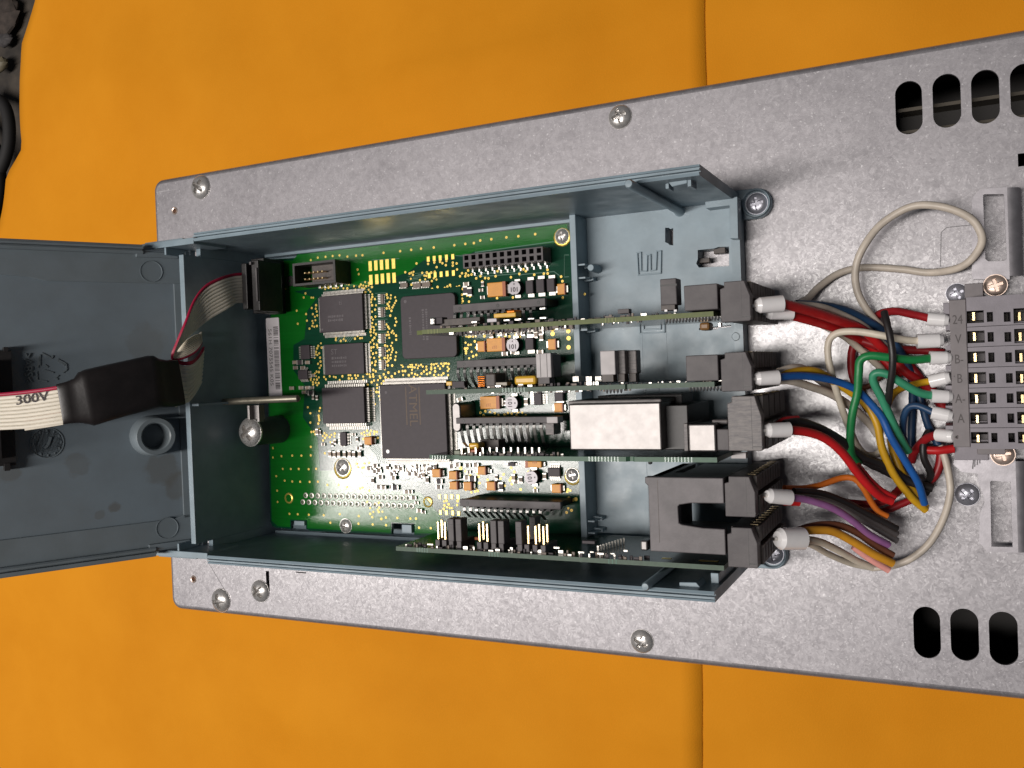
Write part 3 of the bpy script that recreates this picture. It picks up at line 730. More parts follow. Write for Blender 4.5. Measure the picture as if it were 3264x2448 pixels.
# heat-shrink sleeve
m = MB(); rows = []
for (u0, v0, u1, v1, n, th) in ((179, 1226, 201, 1353, 2.35, .07), (184, 1224, 206, 1352, 2.35, .14), (212, 1216, 232, 1349, 2.35, .2), (236, 1206, 258, 1348, 2.35, .26), (250, 1186, 284, 1353, 2.35, .42), (270, 1178, 300, 1357, 2.35, .47), (330, 1164, 345, 1343, 2.35, .48), (400, 1149, 412, 1324, 2.35, .48), (468, 1134, 490, 1303, 2.35, .46), (486, 1133, 508, 1299, 2.35, .42), (505, 1143, 530, 1299, 2.35, .26), (530, 1148, 552, 1297, 2.1, .2), (566, 1147, 590, 1290, 1.95, .15)):
    A = lw(u0, v0, n); B = lw(u1, v1, n); ac = (B - A); du = ac.normalized(); w = ac.length / 2; mid = (A + B) / 2; q = []
    for i in range(25):
        a_ = 2 * math.pi * i / 24; ca, sa = math.cos(a_), math.sin(a_)
        q.append(mid + du * w * math.copysign(abs(ca) ** .45, ca) + LN * th * math.copysign(abs(sa) ** .6, sa))
    rows.append(q)
m.grid(rows); m.build('heat_shrink_sleeve', M['sleeve'], RC, smooth=True)

# ================================================================ MAIN BOARD
PB = thing('main_circuit_board', 'green main circuit board lying in the left bay of the plastic housing', 'circuit board', (-21, -.6, 1.5))
zb = zB
outl = pq(zb, (853, 1210), (862, 1662)) + [tuple(W(868, 1676, zb))[:2], tuple(W(880, 1682, zb))[:2]] + pq(zb, (928, 1686), (928, 1660), (974, 1662), (976, 1686), (990, 1692), (1248, 1703), (1250, 1668), (1318, 1670), (1320, 1706))
outl = outl + [(-13.08, -6.9), (-13.08, 5.72)] + pq(zb, (946, 810), (944, 822), (868, 826))
plate(outl, [circ(W(921, 1588, zb).x, W(921, 1588, zb).y, .10), circ(W(1364, 1600, zb).x, W(1364, 1600, zb).y, .12)], zb - .16, zb).build('board', M['pcb'], PB)
def sheetpoly(z, name, m, *uv):
    return MB().prism(pq(z, *uv), z - .003, z).build(name, m, PB)
sheetpoly(zb + .004, 'copper_pour', M['pour'], (857, 1212), (866, 1660), (885, 1677), (925, 1680), (925, 1656), (978, 1658), (980, 1684), (1246, 1698), (1246, 1664), (1322, 1667), (1322, 1700), (1420, 1700), (1400, 1640), (1340, 1570), (1180, 1560), (1150, 1500), (1020, 1500), (1012, 1395), (965, 1330), (972, 1230), (935, 1180), (935, 1100), (970, 1080), (980, 990), (1010, 950), (940, 930), (936, 830), (870, 832))
sheetpoly(zb + .008, 'copper_pour', M['pour'], (948, 812), (1808, 714), (1808, 770), (1510, 802), (1500, 808), (1350, 830), (1300, 868), (1180, 908), (1010, 918), (930, 930), (930, 835))
# posts of the housing seen in the notches
for u0, v0, u1, v1 in ((937, 1660, 970, 1676), (1280, 1672, 1312, 1700)):
    a = W(u0, v0, 1.75); b = W(u1, v1, 1.75); MB().box(a.x, b.x, b.y, a.y, .5, 1.75).build('clip_post', M['tray'], TR, bev=.02)
# D-type connector solder rings
def ringpart(u, v, r, m, name, hole=.58):
    p = W(u, v, zb + .01); R = (W(u + r, v, zb) - W(u, v, zb)).length
    mb = MB(); mb.lathe((p.x, p.y, p.z), [(R, 0), (R * .9, .025), (R * hole, .03), (R * hole * .9, -.05)], 12)
    return mb.build(name, m, PB, smooth=True)
r0 = ringpart(975, 1579, 7.5, M['pin'], 'solder_ring')
mb = MB(); p0 = W(975, 1579, zb); mb.disc(p0.x, p0.y, zb + .026, .036, 8); d0 = mb.build('pin_end', M['resbody'], PB)
for n, (ua, va), (ub, vb) in ((18, (975, 1579), (1302, 1587)), (19, (966, 1600), (1313, 1613))):
    for i in range(n):
        if n == 18 and i == 0: continue
        p = W(ua + (ub - ua) * i / (n - 1), va + (vb - va) * i / (n - 1), zb); dup(r0, (p.x - p0.x, p.y - p0.y, 0)); dup(d0, (p.x - p0.x, p.y - p0.y, 0))
for u, v, r in ((921, 1588, 14), (1364, 1600, 16)): ringpart(u, v, r, M['gold'], 'plated_hole', .72)
for u, v, r, g in ((1789, 752, 22, 1), (1822, 1515, 21, 1), (1089, 1490, 22, 1), (1099, 1677, 19, 0)):
    if g: ringpart(u + 3, v + 4, r * 1.28, M['gold'], 'gold_ring', .8)
    screw(u, v, zb + .01, r, M['steel'], PB, 'dome', .3 + u, .16)
# ---- small pads, vias
def pads(us, vs, w, h, name='gold_pad'):
    first = None
    for (u, v) in zip(us, vs):
        a = W(u - w / 2, v - h / 2, zb + .02); b = W(u + w / 2, v + h / 2, zb + .02)
        if first is None:
            first = MB().box(a.x, b.x, b.y, a.y, zb, zb + .025).build(name, M['gold'], PB, bev=.008); fa = a
        else: dup(first, (a.x - fa.x, a.y - fa.y, 0))
pads([1180, 1198, 1216, 1234, 1254], [848, 846, 844, 842, 840], 12, 31)
pads([1182, 1201, 1219, 1238, 1256], [892, 890, 888, 886, 885], 12, 31)
pads([1365, 1384, 1403, 1423, 1443], [826, 824, 822, 820, 818], 10, 16)
pads([1368, 1387, 1406, 1425, 1445], [878, 876, 874, 872, 870], 10, 17)
pads([1401, 1421, 1440, 1460], [1583, 1583, 1583, 1584], 9, 15)
pads([1404, 1423, 1443, 1462], [1633, 1634, 1635, 1636], 9, 15)
via = MB(); viah = MB()
vias = []
def addvia(u, v, r=4.2):
    if any(abs(u - a) < r * 1.6 and abs(v - b) < r * 1.6 for a, b in vias): return
    vias.append((u, v)); p = W(u, v, zb); R = r / 75.0
    via.disc(p.x, p.y, zb + .014, R, 8); viah.disc(p.x, p.y, zb + .018, R * .33, 6)
def r7(*pts):
    for x, y in pts: addvia(800 + x / 3.687, 1450 + y / 3.687, 4.0)
def r3(*pts):
    for x, y in pts: addvia(800 + x / 3.687, 650 + y / 3.687, 4.0)
def r4(*pts):
    for x, y in pts: addvia(1300 + x / 3.687, 650 + y / 3.687, 4.0)
r7((260, 30), (360, 15), (487, 8), (595, 8), (705, 5), (375, 165), (470, 165), (563, 165), (680, 168), (768, 163), (300, 250), (398, 302), (487, 312), (580, 315), (692, 317), (788, 315), (310, 420), (315, 552), (900, 352), (1030, 352), (1128, 378), (455, 692), (552, 697), (682, 702), (857, 708), (1045, 695), (1268, 718), (1428, 730), (1587, 735), (1722, 740), (1875, 748), (1942, 748), (935, 797), (1265, 808), (1432, 817), (1590, 825), (1977, 855), (2115, 860), (850, -170), (870, -20), (1280, 395), (1310, 385), (1390, 420), (260, -80), (705, -95), (700, -380), (712, -270), (670, -560), (700, -490))
r3((705, 660), (787, 632), (878, 622), (962, 612), (1042, 605), (1135, 620), (1237, 608), (1312, 603), (1560, 575), (1755, 555), (1885, 540), (2000, 525), (2150, 512), (1255, 772), (1268, 825), (540, 1255), (650, 1295), (660, 1372), (690, 1465), (552, 1408), (622, 1100), (643, 1052), (1947, 700), (1815, 803), (365, 750), (410, 1000))
r4((548, 485), (677, 470), (778, 460), (852, 430), (983, 415), (1160, 393), (1300, 380), (1498, 355), (1055, 790), (1360, 768), (1388, 790), (1643, 775), (1645, 818), (1487, 832), (1600, 820), (1312, 823), (1213, 862), (1033, 850), (910, 872), (950, 875), (875, 912), (805, 875), (855, 850), (1803, 855), (1818, 908), (1823, 1102), (710, 783), (750, 830), (713, 840), (677, 850), (615, 850), (638, 815), (684, 818), (1050, 1108), (1237, 1100), (580, 770), (575, 700), (530, 690), (530, 725), (455, 670), (408, 697), (313, 688), (240, 705), (340, 743), (448, 720), (380, 680), (2080, 1060))
def cloud(n, u0, v0, u1, v1, k=0, st=0):
    for _ in range(int(n * 1.35)):
        u = rnd.uniform(u0, u1); v = rnd.uniform(v0, v1) + k * (u - u0)
        if st: v = round(v / st) * st
        addvia(u, v, rnd.choice((3.4, 3.9, 4.3)))
cloud(60, 1180, 930, 1200, 1215); cloud(70, 1232, 935, 1264, 1160); cloud(26, 1188, 1160, 1262, 1228); cloud(14, 1200, 1060, 1230, 1160)
cloud(80, 1272, 1160, 1432, 1206, -.03); cloud(34, 1300, 868, 1392, 912, -.1); cloud(18, 993, 945, 1012, 1050); cloud(14, 1025, 912, 1100, 922); cloud(18, 1160, 895, 1180, 935)
cloud(16, 1066, 1060, 1170, 1088); cloud(22, 1004, 1092, 1026, 1190); cloud(20, 990, 1190, 1020, 1230); cloud(26, 1032, 1194, 1160, 1212); cloud(10, 1015, 1300, 1022, 1370); cloud(16, 1000, 1372, 1010, 1385)
cloud(30, 1170, 1190, 1215, 1290); cloud(24, 1150, 1370, 1205, 1400); cloud(16, 1025, 1380, 1070, 1410); cloud(20, 1440, 1000, 1460, 1060); cloud(16, 1470, 920, 1500, 968); cloud(14, 1480, 1085, 1520, 1145)
cloud(22, 1480, 1500, 1560, 1570); cloud(20, 1590, 1480, 1720, 1560); cloud(14, 1170, 1600, 1230, 1660); cloud(18, 1410, 1595, 1460, 1625); cloud(20, 1500, 1310, 1700, 1325); cloud(10, 1120, 1470, 1180, 1500); cloud(10, 1800, 1560, 1830, 1640); cloud(16, 1460, 1070, 1700, 1076)
cloud(24, 1100, 905, 1190, 925); cloud(16, 1370, 905, 1470, 925)
for u, v, r in ((1762, 1064, 7), (1812, 1055, 7), (1813, 1078, 7), (1813, 1107, 7), (1469, 1492, 6), (1836, 1591, 6)):
    p = W(u, v, zb); via.disc(p.x, p.y, zb + .02, r / 78, 12)
q = pq(zb + .012, (1446, 930), (1456, 916), (1466, 916), (1466, 928), (1452, 938)); via.prism(q, zb + .01, zb + .014)
via.build('vias', M['goldvia'], PB, kind='stuff'); viah.build('via_holes', M['pcb'], PB, kind='stuff')
# ---- tracks
tr = MB()
def track(pts, w=1.6):
    P = [W(u, v, zb) for u, v in pts]
    for A, B in zip(P, P[1:]):
        d = (B - A); 
        if d.length < 1e-5: continue
        d.normalize(); nn = Vector((-d.y, d.x, 0)) * (w / 160)
        b_ = len(tr.v); tr.v += [tuple(q_)[:2] + (zb + .011,) for q_ in (A + nn, A - nn, B - nn, B + nn)]
        tr.quadf([(b_, b_ + 1, b_ + 2, b_ + 3)])
r = lambda x, y: (1300 + x / 3.687, 650 + y / 3.687)
track([r(805, 875), r(855, 820), r(1260, 800), r(1310, 745), r(1340, 735)], 2.4); track([r(850, 855), r(1290, 820), r(1340, 765), r(1390, 765)], 2.4); track([r(1310, 850), r(1340, 830), r(1720, 795), r(1800, 855)], 2.4)
track([r(790, 570), r(1740, 440)], 3); track([r(1840, 600), r(1895, 600)], 2); track([r(1840, 860), r(1895, 855)], 2); track([r(1840, 600), r(1840, 860)], 1)
track([r(650, 612), r(560, 608)], 2); track([(1273, 824), (1184, 829)], 2.2)
for i in range(26):
    v = 935 + i * 10.5; track([(1196, v), (1240 - rnd.random() * 8, v - 2)], 1.4)
    track([(1205, v + 4), (1225, v + 3.5)], 1.4)
for i in range(16):
    u0 = rnd.uniform(1270, 1380); v = rnd.uniform(1158, 1206); track([(u0, v), (u0 + rnd.uniform(20, 70), v - 2)], 1.5)
for i in range(14):
    u0 = rnd.uniform(1290, 1340); v = 872 + i * 3.2; track([(u0, v), (u0 + rnd.uniform(15, 50), v - 4)], 1.3)
for i in range(7): track([(1072 + i * 7, 1090), (1088 + i * 7, 1070), (1088 + i * 7, 1064)], 3)
for i in range(6): track([(1150 + 4 * i, 900 + i * 6), (1185, 895 + i * 6)], 1.3)
for i in range(5):  # diagonal bus right of the third connector
    k = i * 6; track([(1570 + k, 1478), (1580 + k, 1492), (1596 + k, 1498 - i), (1668 + k * .8, 1572)], 2.6)
for i in range(6): track([(1170 + i * 6, 1420), (1200 + i * 6, 1450), (1208 + i * 6, 1478)], 3)
track([(1530, 1310), (1540, 1317), (1608, 1311), (1500, 1268)], 2); track([(1690, 1290), (1700, 1298), (1720, 1290), (1762, 1289)], 3)
for i in range(40):
    u0 = rnd.uniform(1160, 1660); v = rnd.uniform(1482, 1560); L1 = rnd.uniform(8, 30)
    if u0 < 1240 and v < 1500: continue
    track([(u0, v), (u0 + L1, v + rnd.uniform(-1, 1)), (u0 + L1 + 6, v + rnd.choice((-6, 6)))], 1.8)
tr.build('tracks', M['trace'], PB, kind='stuff')
# fine dark hatching of the ground plane is left to the material

# ---- chips
def chip(u0, v0, u1, v1, h, sides, n, plen=13, name='chip', m=None, corner=0.0, parent=None, mark=None, gull=.5):
    zt = zb + h; a = W(u0, v0, zt); b = W(u1, v1, zt); x0, x1, y0, y1 = a.x, b.x, b.y, a.y
    mb = MB()
    pts = rrect(x0, x1, y0, y1, corner, 4) if corner else [(x0, y0), (x1, y0), (x1, y1), (x0, y1)]
    mb.prism(pts, zb + .04, zt)
    body = mb.build(name, m or M['chip'], PB, bev=.025)
    if sides:
        pn = MB(); pl = plen / 75.0
        def pin(x, y, dx, dy, w):
            zt_ = zb + h * gull
            if dx: 
                pn.box(x, x + dx * pl * .45, y - w, y + w, zt_ - .03, zt_); pn.box(x + dx * pl * .4, x + dx * pl * .5, y - w, y + w, zb + .02, zt_); pn.box(x + dx * pl * .45, x + dx * pl, y - w, y + w, zb + .01, zb + .035)
            else:
                pn.box(x - w, x + w, y, y + dy * pl * .45, zt_ - .03, zt_); pn.box(x - w, x + w, y + dy * pl * .4, y + dy * pl * .5, zb + .02, zt_); pn.box(x - w, x + w, y + dy * pl * .45, y + dy * pl, zb + .01, zb + .035)
        for s in sides:
            for i in range(n[s]):
                t = (i + .5) / n[s]
                if s in 'LR':
                    y = y0 + .04 + (y1 - y0 - .08) * t; pin(x1 if s == 'R' else x0, y, 1 if s == 'R' else -1, 0, (y1 - y0) / n[s] * .27)
                else:
                    x = x0 + .04 + (x1 - x0 - .08) * t; pin(x, y1 if s == 'T' else y0, 0, 1 if s == 'T' else -1, (x1 - x0) / n[s] * .27)
        pn.build('pins', M['pin'], body, kind='stuff')
    return body, (x0, x1, y0, y1, zt)
dn = (0, -1, 0); rt = (1, 0, 0); up = (0, 1, 0); lf = (-1, 0, 0)
c1, e = chip(1016, 946, 1158, 1052, .30, 'LRTB', dict(L=32, R=26, T=32, B=32), 17)
text('ti', ((e[0] + e[1]) / 2, e[3] - .35, e[4] + .001), .30, rt, up, M['chipmark2'], c1, ext=.001)
MB().disc(e[0] + .12, e[2] + .14, e[4] + .002, .05, 12).build('pin_one_dot', M['chipmark2'], c1)
c2, e = chip(1032, 1099, 1161, 1191, .22, 'LR', dict(L=30, R=30), 17)
text('ST', (e[0] + .55, e[3] - .35, e[4] + .001), .34, rt, up, M['chipmark2'], c2, ext=.001)
def smudge(parent, x, y, z, w, rows_, horiz=True, seed=1):
    q_ = random.Random(seed); m_ = MB()
    for j in range(rows_):
        t = 0
        while t < w:
            l_ = q_.uniform(.03, .09); a_ = .028 + .03 * q_.random(); o_ = -j * .17
            if horiz: m_.box(x + t, x + t + l_, y + o_ - a_, y + o_ + a_, z + .0005, z + .002)
            else: m_.box(x - o_ - a_, x - o_ + a_, y - t - l_, y - t, z + .0005, z + .002)
            t += l_ + q_.uniform(.02, .05)
    m_.build('worn_print', M['chipmark2'], parent, kind='stuff')
smudge(c2, e[0] + .4, e[3] - .62, e[4], .75, 3, True, 2); smudge(c1, W(1045, 1000, zb + .3).x, W(1045, 1010, zb + .3).y, zb + .30, .8, 2, True, 3)
c3, e = chip(1025, 1237, 1163, 1349, .42, 'RTB', dict(R=20, T=22, B=22), 22, gull=.6)
for u, v in ((1163, 1237),): pass
c4s = MB().pbox(1264, 930, 1477, 1153, zb + .05, zb + .01).build('chip_carrier', M['pcb'], PB)
c4, e = chip(1275, 946, 1457, 1137, .30, '', {}, corner=.2)
text('LATTICE', ((e[0] + .45), (e[2] + e[3]) / 2 + .1, e[4] + .001), .14, dn, rt, M['chipmark2'], c4, ext=.001) if False else None
smudge(c4, e[0] + .45, e[3] - .9, e[4], .7, 1, False, 5); smudge(c4, e[0] + 1.1, e[3] - .6, e[4], 1.3, 2, False, 6)
MB().disc(e[0] + .25, e[3] - .22, e[4] + .002, .07, 16).build('pin_one_dot', M['chipmark2'], c4)
c5, e = chip(1209, 1228, 1427, 1463, .40, 'LRTB', dict(L=60, R=60, T=60, B=60), 20)
text('ATMEL', (e[0] + 1.66, e[3] - .90, e[4] + .001), .58, dn, rt, M['chipmark'], c5, ext=.002)
m = MB(); xm = e[0] + 1.66
for dx in (-.33, .33): m.box(xm + dx - .025, xm + dx + .025, e[3] - 1.72, e[3] - .12, e[4], e[4] + .002)
m.build('marking', M['chipmark'], c5)
p = W(1236, 1439, zb + .4); MB().lathe((p.x, p.y, p.z), [(.085, .002), (.075, .004), (.02, .005), (.001, .005)], 16).build('pin_one_dot', M['white'], c5)
p = W(1230, 1251, zb + .4); MB().disc(p.x, p.y, p.z + .002, .06, 14).build('pin_one_dot', M['chipmark2'], c5)
chip(1082, 1378, 1104, 1421, .16, 'LR', dict(L=4, R=4), 13)
chip(957, 1101, 987, 1145, .18, 'LR', dict(L=7, R=7), 15)
chip(949, 1180, 980, 1209, .18, 'LRTB', dict(L=3, R=3, T=5, B=5), 8)
chip(1700, 1253, 1727, 1291, .17, 'LR', dict(L=6, R=6), 15)
chip(1745, 1491, 1785, 1520, .2, 'TB', dict(T=5, B=5), 12)
chip(1618, 1474, 1640, 1486, .15, 'LR', dict(L=3, R=3), 12)
chip(1479, 910, 1510, 940, .15, '', {}) if False else None
# glassy silkscreen white resistor networks left of the big chip
for (u0, v0, u1, v1) in ((1275, 903, 1299, 915), (1316, 904, 1341, 916), (1344, 901, 1371, 913)):
    MB().pbox(u0, v0, u1, v1, zb + .12, zb).build('resistor_network', M['resbody'], PB, bev=.01)
    mm = MB(); a = W(u0, v0, zb); b = W(u1, v1, zb)
    for i in range(5):
        x = a.x + (b.x - a.x) * (i + .5) / 5; mm.box(x - .02, x + .02, b.y - .05, b.y + .02, zb, zb + .09); mm.box(x - .02, x + .02, a.y - .02, a.y + .05, zb, zb + .09)
    mm.build('pins', M['resend'], PB, kind='stuff')
# the column of resistor networks between the chips
for i in range(6):
    v = 938 + i * 42; mb = MB(); mb.pbox(1212 + i * .6, v, 1222 + i * .6, v + 30, zb + .1, zb); mb.build('resistor_network', M['resbody'], PB)
    mm = MB(); a = W(1206 + i * .6, v, zb); b = W(1229 + i * .6, v + 30, zb)
    for k in range(6):
        y = a.y + (b.y - a.y) * (k + .5) / 6; mm.box(a.x, b.x, y - .018, y + .018, zb, zb + .05)
    mm.build('pins', M['resend'], PB, kind='stuff')

# ---- capacitors, inductors, diodes, chip resistors
def tant(u0, v0, u1, v1, h, big=False, stripe='R', mark=None, par=None, rot=False):
    zt = zb + h; a = W(u0, v0, zt); b = W(u1, v1, zt); par = par or PB
    o = MB().box(a.x, b.x, b.y, a.y, zb + .03, zt).build('tantalum_capacitor', M['tant'], par, bev=.03)
    w = (b.x - a.x) * (.16 if big else .1)
    if stripe == 'R': MB().box(b.x - w, b.x + .006, b.y - .006, a.y + .006, zb + .05, zt + .006).build('polarity_band', M['tantd'], o)
    elif stripe == 'L': MB().box(a.x - .006, a.x + w, b.y - .006, a.y + .006, zb + .05, zt + .006).build('polarity_band', M['tantd'], o)
    e_ = MB(); yc = (a.y + b.y) / 2; hh = (a.y - b.y) * .3
    e_.box(a.x - .09, a.x, yc - hh, yc + hh, zb + .005, zb + .12); e_.box(b.x, b.x + .09, yc - hh, yc + hh, zb + .005, zb + .12); e_.build('terminals', M['resend'], o, kind='stuff')
    if mark:
        for i, s_ in enumerate(mark): text(s_, ((a.x + b.x) / 2 - (.05 if stripe == 'R' else -.06), yc + (.09 if i == 0 else -.1) * (-1 if rot else 1), zt + .002), .16, lf if rot else rt, dn if rot else up, M['tantd'], o, ext=.001)
    return o
tant(1552, 902, 1612, 943, .28, True); tant(1775, 905, 1801, 938, .22)
tant(1520, 1088, 1546, 1121, .22); tant(1550, 1079, 1610, 1119, .28, True, mark=('227',), rot=True); tant(1745, 1081, 1772, 1114, .22)
tant(1529, 1264, 1592, 1303, .28, True, mark=('227',), rot=True); tant(1765, 1285, 1794, 1314, .22)
for q_ in ((1376, 1495, 1404, 1522), (1429, 1502, 1457, 1529), (1431, 1535, 1458, 1561), (1476, 1536, 1503, 1564), (1521, 1487, 1548, 1514), (1549, 1535, 1579, 1564), (1757, 1543, 1788, 1572)): tant(*q_, .28)
tant(1674, 1470, 1726, 1491, .28, True, 'L', mark=('10V',)); tant(1160, 1393, 1185, 1418, .3)
def inductor(u, v, r, xd, yd, lab=True):
    zt = zb + .42; c = W(u, v, zt); R = r / 80.0
    o = MB().lathe((c.x, c.y, zb), [(R * .95, .02), (R * .98, .06), (R * .75, .12), (R * .75, .3), (R * 1.02, .34), (R * 1.02, .40), (R * .98, .415)], 28).build('inductor', M['ferrite'], PB, smooth=True)
    mt = MB(); pts = []
    for i in range(36):
        a_ = 2 * math.pi * i / 36; rr = R * (.99 if i % 18 not in (9,) else .84); pts.append((c.x + rr * math.cos(a_), c.y + rr * math.sin(a_)))
    mt.prism(pts, zt - .01, zt + .006); tp = mt.build('inductor_top', M['indtop'], o)
    xd = Vector(xd); yd = Vector(yd); cc = Vector((c.x, c.y, zt + .008))
    text('101', cc + yd * .05, .26, xd, yd, M['ink'], o, ext=.002, bold=.004); dd = cc - yd * .16
    MB().disc(dd.x, dd.y, zt + .009, .032, 10).build('marking', M['ink'], o)
    mm = MB(); mm.box(c.x - .12, c.x + .12, c.y + R * .95, c.y + R * 1.35, zb, zb + .1); mm.box(c.x - .12, c.x + .12, c.y - R * 1.35, c.y - R * .95, zb, zb + .1); mm.build('terminals', M['resend'], o, kind='stuff')
inductor(1639, 918, 22, lf, up) if False else None
inductor(1639, 918, 22, lf, dn); inductor(1634, 1100, 22, lf, dn); inductor(1630, 1285, 22, up, lf); inductor(1693, 1523, 22, (-.15, 1, 0), (-1, -.15, 0))
def diode(u0, v0, u1, v1, h=.26):
    zt = zb + h; a = W(u0, v0, zt); b = W(u1, v1, zt)
    o = MB().box(a.x, b.x, b.y, a.y, zb + .04, zt).build('diode', M['chip'], PB, bev=.03)
    mm = MB(); w = (b.x - a.x) * .4; xc = (a.x + b.x) / 2
    mm.box(xc - w, xc + w, a.y, a.y + .13, zb + .005, zb + .1); mm.box(xc - w, xc + w, b.y - .13, b.y, zb + .005, zb + .1); mm.build('terminals', M['resend'], o, kind='stuff')
for q_ in ((1674, 894, 1700, 935), (1707, 890, 1735, 932), (1741, 888, 1768, 929), (1673, 1077, 1701, 1115), (1766, 1251, 1795, 1279)): diode(*q_)
# chip resistor prototypes (body + two solder ends in one mesh), copied many times
def smd_proto(w, l, h, name, body, ends=True):
    mb = MB(); mb.box(-l * .32, l * .32, -w / 2, w / 2, 0.0, h)
    mb.mi = 1; mb.box(-l / 2, -l * .32, -w / 2 - .003, w / 2 + .003, 0.0, h + .004); mb.box(l * .32, l / 2, -w / 2 - .003, w / 2 + .003, 0.0, h + .004)
    o = mb.build(name, [body, M['resend']], PB, base=(0, 0, 0)); return o
pr = {}
def smd(u, v, kind, rot=0, z=None, parent=None):
    z = zb + .012 if z is None else z
    p = W(u, v, z)
    key = kind
    if key not in pr:
        spec = dict(r=(.15, .28, .07, 'chip_resistor', M['resbody']), c=(.15, .27, .12, 'chip_capacitor', M['filmcap'] if False else mat('ceramic_tan', (.30, .23, .17), .45)), k=(.2, .36, .1, 'chip_resistor', M['chip']), s=(.12, .2, .06, 'chip_resistor', M['resbody']))[kind]
        o = smd_proto(*spec); pr[key] = o
    else:
        o = pr[key].copy(); COL.objects.link(o)
    o.location = p - WL[PB]; o.rotation_euler = (0, 0, rot); WL[o] = p
for i, u in enumerate((1056, 1070, 1084, 1102, 1118, 1132, 1150)): smd(u, 1446 + (i % 2) * 2, 'c', math.pi / 2)
for u, v, k, ro in ((1490, 906, 'c', 0), (1486, 926, 'k', 1.57), (1500, 930, 'k', 1.57), (1540, 906, 's', 1.57), (1535, 925, 's', 0), (1540, 948, 's', 0), (945, 1155, 'c', 0), (960, 1155, 'k', 0), (985, 1155, 'c', 0), (945, 1172, 'r', 0), (968, 1172, 'r', 0), (1000, 1197, 's', 0), (935, 1237, 'c', 0), (965, 1236, 'c', 0), (985, 1236, 'c', 0), (998, 1236, 's', 0), (975, 1250, 'c', 0), (995, 1252, 'k', 0), (1000, 1266, 's', 1.57), (1012, 1268, 's', 1.57), (1015, 1376, 'c', 1.57), (1022, 1378, 's', 1.57), (1729, 1075, 'c', 1.57), (1727, 1064, 's', 0), (1725, 1122, 'c', 0), (1613, 1128, 'c', 0), (1640, 1122, 'c', 0), (1070, 1408, 's', 1.57), (1140, 1400, 's', 1.57), (1130, 1385, 's', 0), (1470, 1273, 'c', .3), (1680, 1280, 'c', 1.57), (1609, 1285, 's', 1.57)): smd(u, v, k, ro)
rr_ = random.Random(11)
for q_ in ((1180, 1492), (1212, 1498), (1215, 1520), (1250, 1522), (1258, 1522), (1190, 1530), (1305, 1498), (1330, 1512), (1340, 1516), (1365, 1530), (1355, 1512), (1400, 1532), (1400, 1552), (1345, 1500), (1210, 1550), (1228, 1551), (1248, 1552), (1262, 1552), (1302, 1568), (1322, 1585), (1330, 1602), (1310, 1568), (1340, 1628), (1355, 1630), (1490, 1485), (1494, 1504), (1493, 1523), (1510, 1525), (1585, 1540), (1600, 1550), (1640, 1520), (1648, 1535), (1660, 1527), (1710, 1562), (1738, 1518), (1443, 1488), (1462, 1482), (1520, 1480), (1560, 1500), (1585, 1520), (1700, 1500)):
    smd(q_[0] + rr_.uniform(-2, 2), q_[1] + rr_.uniform(-2, 2), rr_.choice('rrkcs'), rr_.choice((0, 0, 1.57)))
for _ in range(38):
    smd(rr_.uniform(1030, 1260), rr_.uniform(1400, 1434), 's', rr_.choice((0, 1.57))) if rr_.random() < .25 else smd(rr_.uniform(1180, 1390), rr_.uniform(1484, 1512), rr_.choice('srr'), rr_.choice((0, 1.57)))
for _ in range(24): smd(rr_.uniform(1450, 1740), rr_.uniform(1052, 1068), rr_.choice('scr'), rr_.choice((0, 1.57)))

# ---- headers
def holes_header(z0, z1):
    a = W(1475, 812, z1); b = W(1731, 831, z1); x0, x1 = a.x, b.x; y1 = a.y; y0 = W(1476, 856, z1).y
    nx, ny = 11, 2; outer = [(x0, y0), (x1, y0), (x1, y1), (x0, y1)]; hs = []
    px = (x1 - x0) / nx; py = (y1 - y0) / ny
    for i in range(nx):
        for j in range(ny):
            cx = x0 + px * (i + .5); cy = y0 + py * (j + .5); r = min(px, py) * .34; hs.append([(cx - r, cy - r), (cx + r, cy - r), (cx + r, cy + r), (cx - r, cy + r)])
    o = plate(outer, hs, z0, z1).build('socket_header', M['conn'], PB)
    MB().box(x0 + .02, x1 - .02, y0 + .02, y1 - .02, z0 - .02, z0 + .03).build('header_base', M['black'], o)
    pm = MB().box(-.035, .035, -.13, .0, 0, .05); pm.box(-.035, .035, -.02, .02, 0, .22); pm.box(-.035, .035, 0, .12, .17, .22)
    first = None
    for i in range(12):
        u = 1515 + i * 20.9; p = W(u, 861 - i * 2.2, zb)
        if first is None: first = pm.build('pin', M['tin'], o, base=(0, .1, 0)); first.location = Vector((p.x, p.y, zb + .01)) - WL[o]; WL[first] = Vector((p.x, p.y, zb + .01)); f0 = p
        else: dup(first, (p.x - f0.x, p.y - f0.y, 0))
holes_header(zb + .05, zb + .85)
# shrouded header near the left
a = W(932, 843, 2.75); b = W(1070, 900, 2.75); y1_ = W(1068, 826, 2.75).y; x0, x1, y0 = a.x, b.x, b.y
SH = plate([(x0, y0), (x1, y0), (x1, y1_), (x0, y1_)], [[(x0 + .1, y0 + .1), (x1 - .1, y0 + .1), (x1 - .1, y1_ - .1), (x0 + .1, y1_ - .1)]], zb + .02, 2.75).build('shrouded_header', M['black'], PB, bev=.015)
MB().box(x0 + .55, x1 - .1, y0 + .1, y1_ - .1, zb + .02, zb + .5).build('header_base', M['comb'], SH)
fp = None
for j in range(2):
    for i in range(5):
        px_ = x0 + .42 + i * .235; py_ = y0 + .3 + j * .28
        if fp is None: fp = MB().box(px_ - .03, px_ + .03, py_ - .03, py_ + .03, zb, zb + .85).build('pin', M['goldpin'], SH); fx = (px_, py_)
        else: dup(fp, (px_ - fx[0], py_ - fx[1], 0))
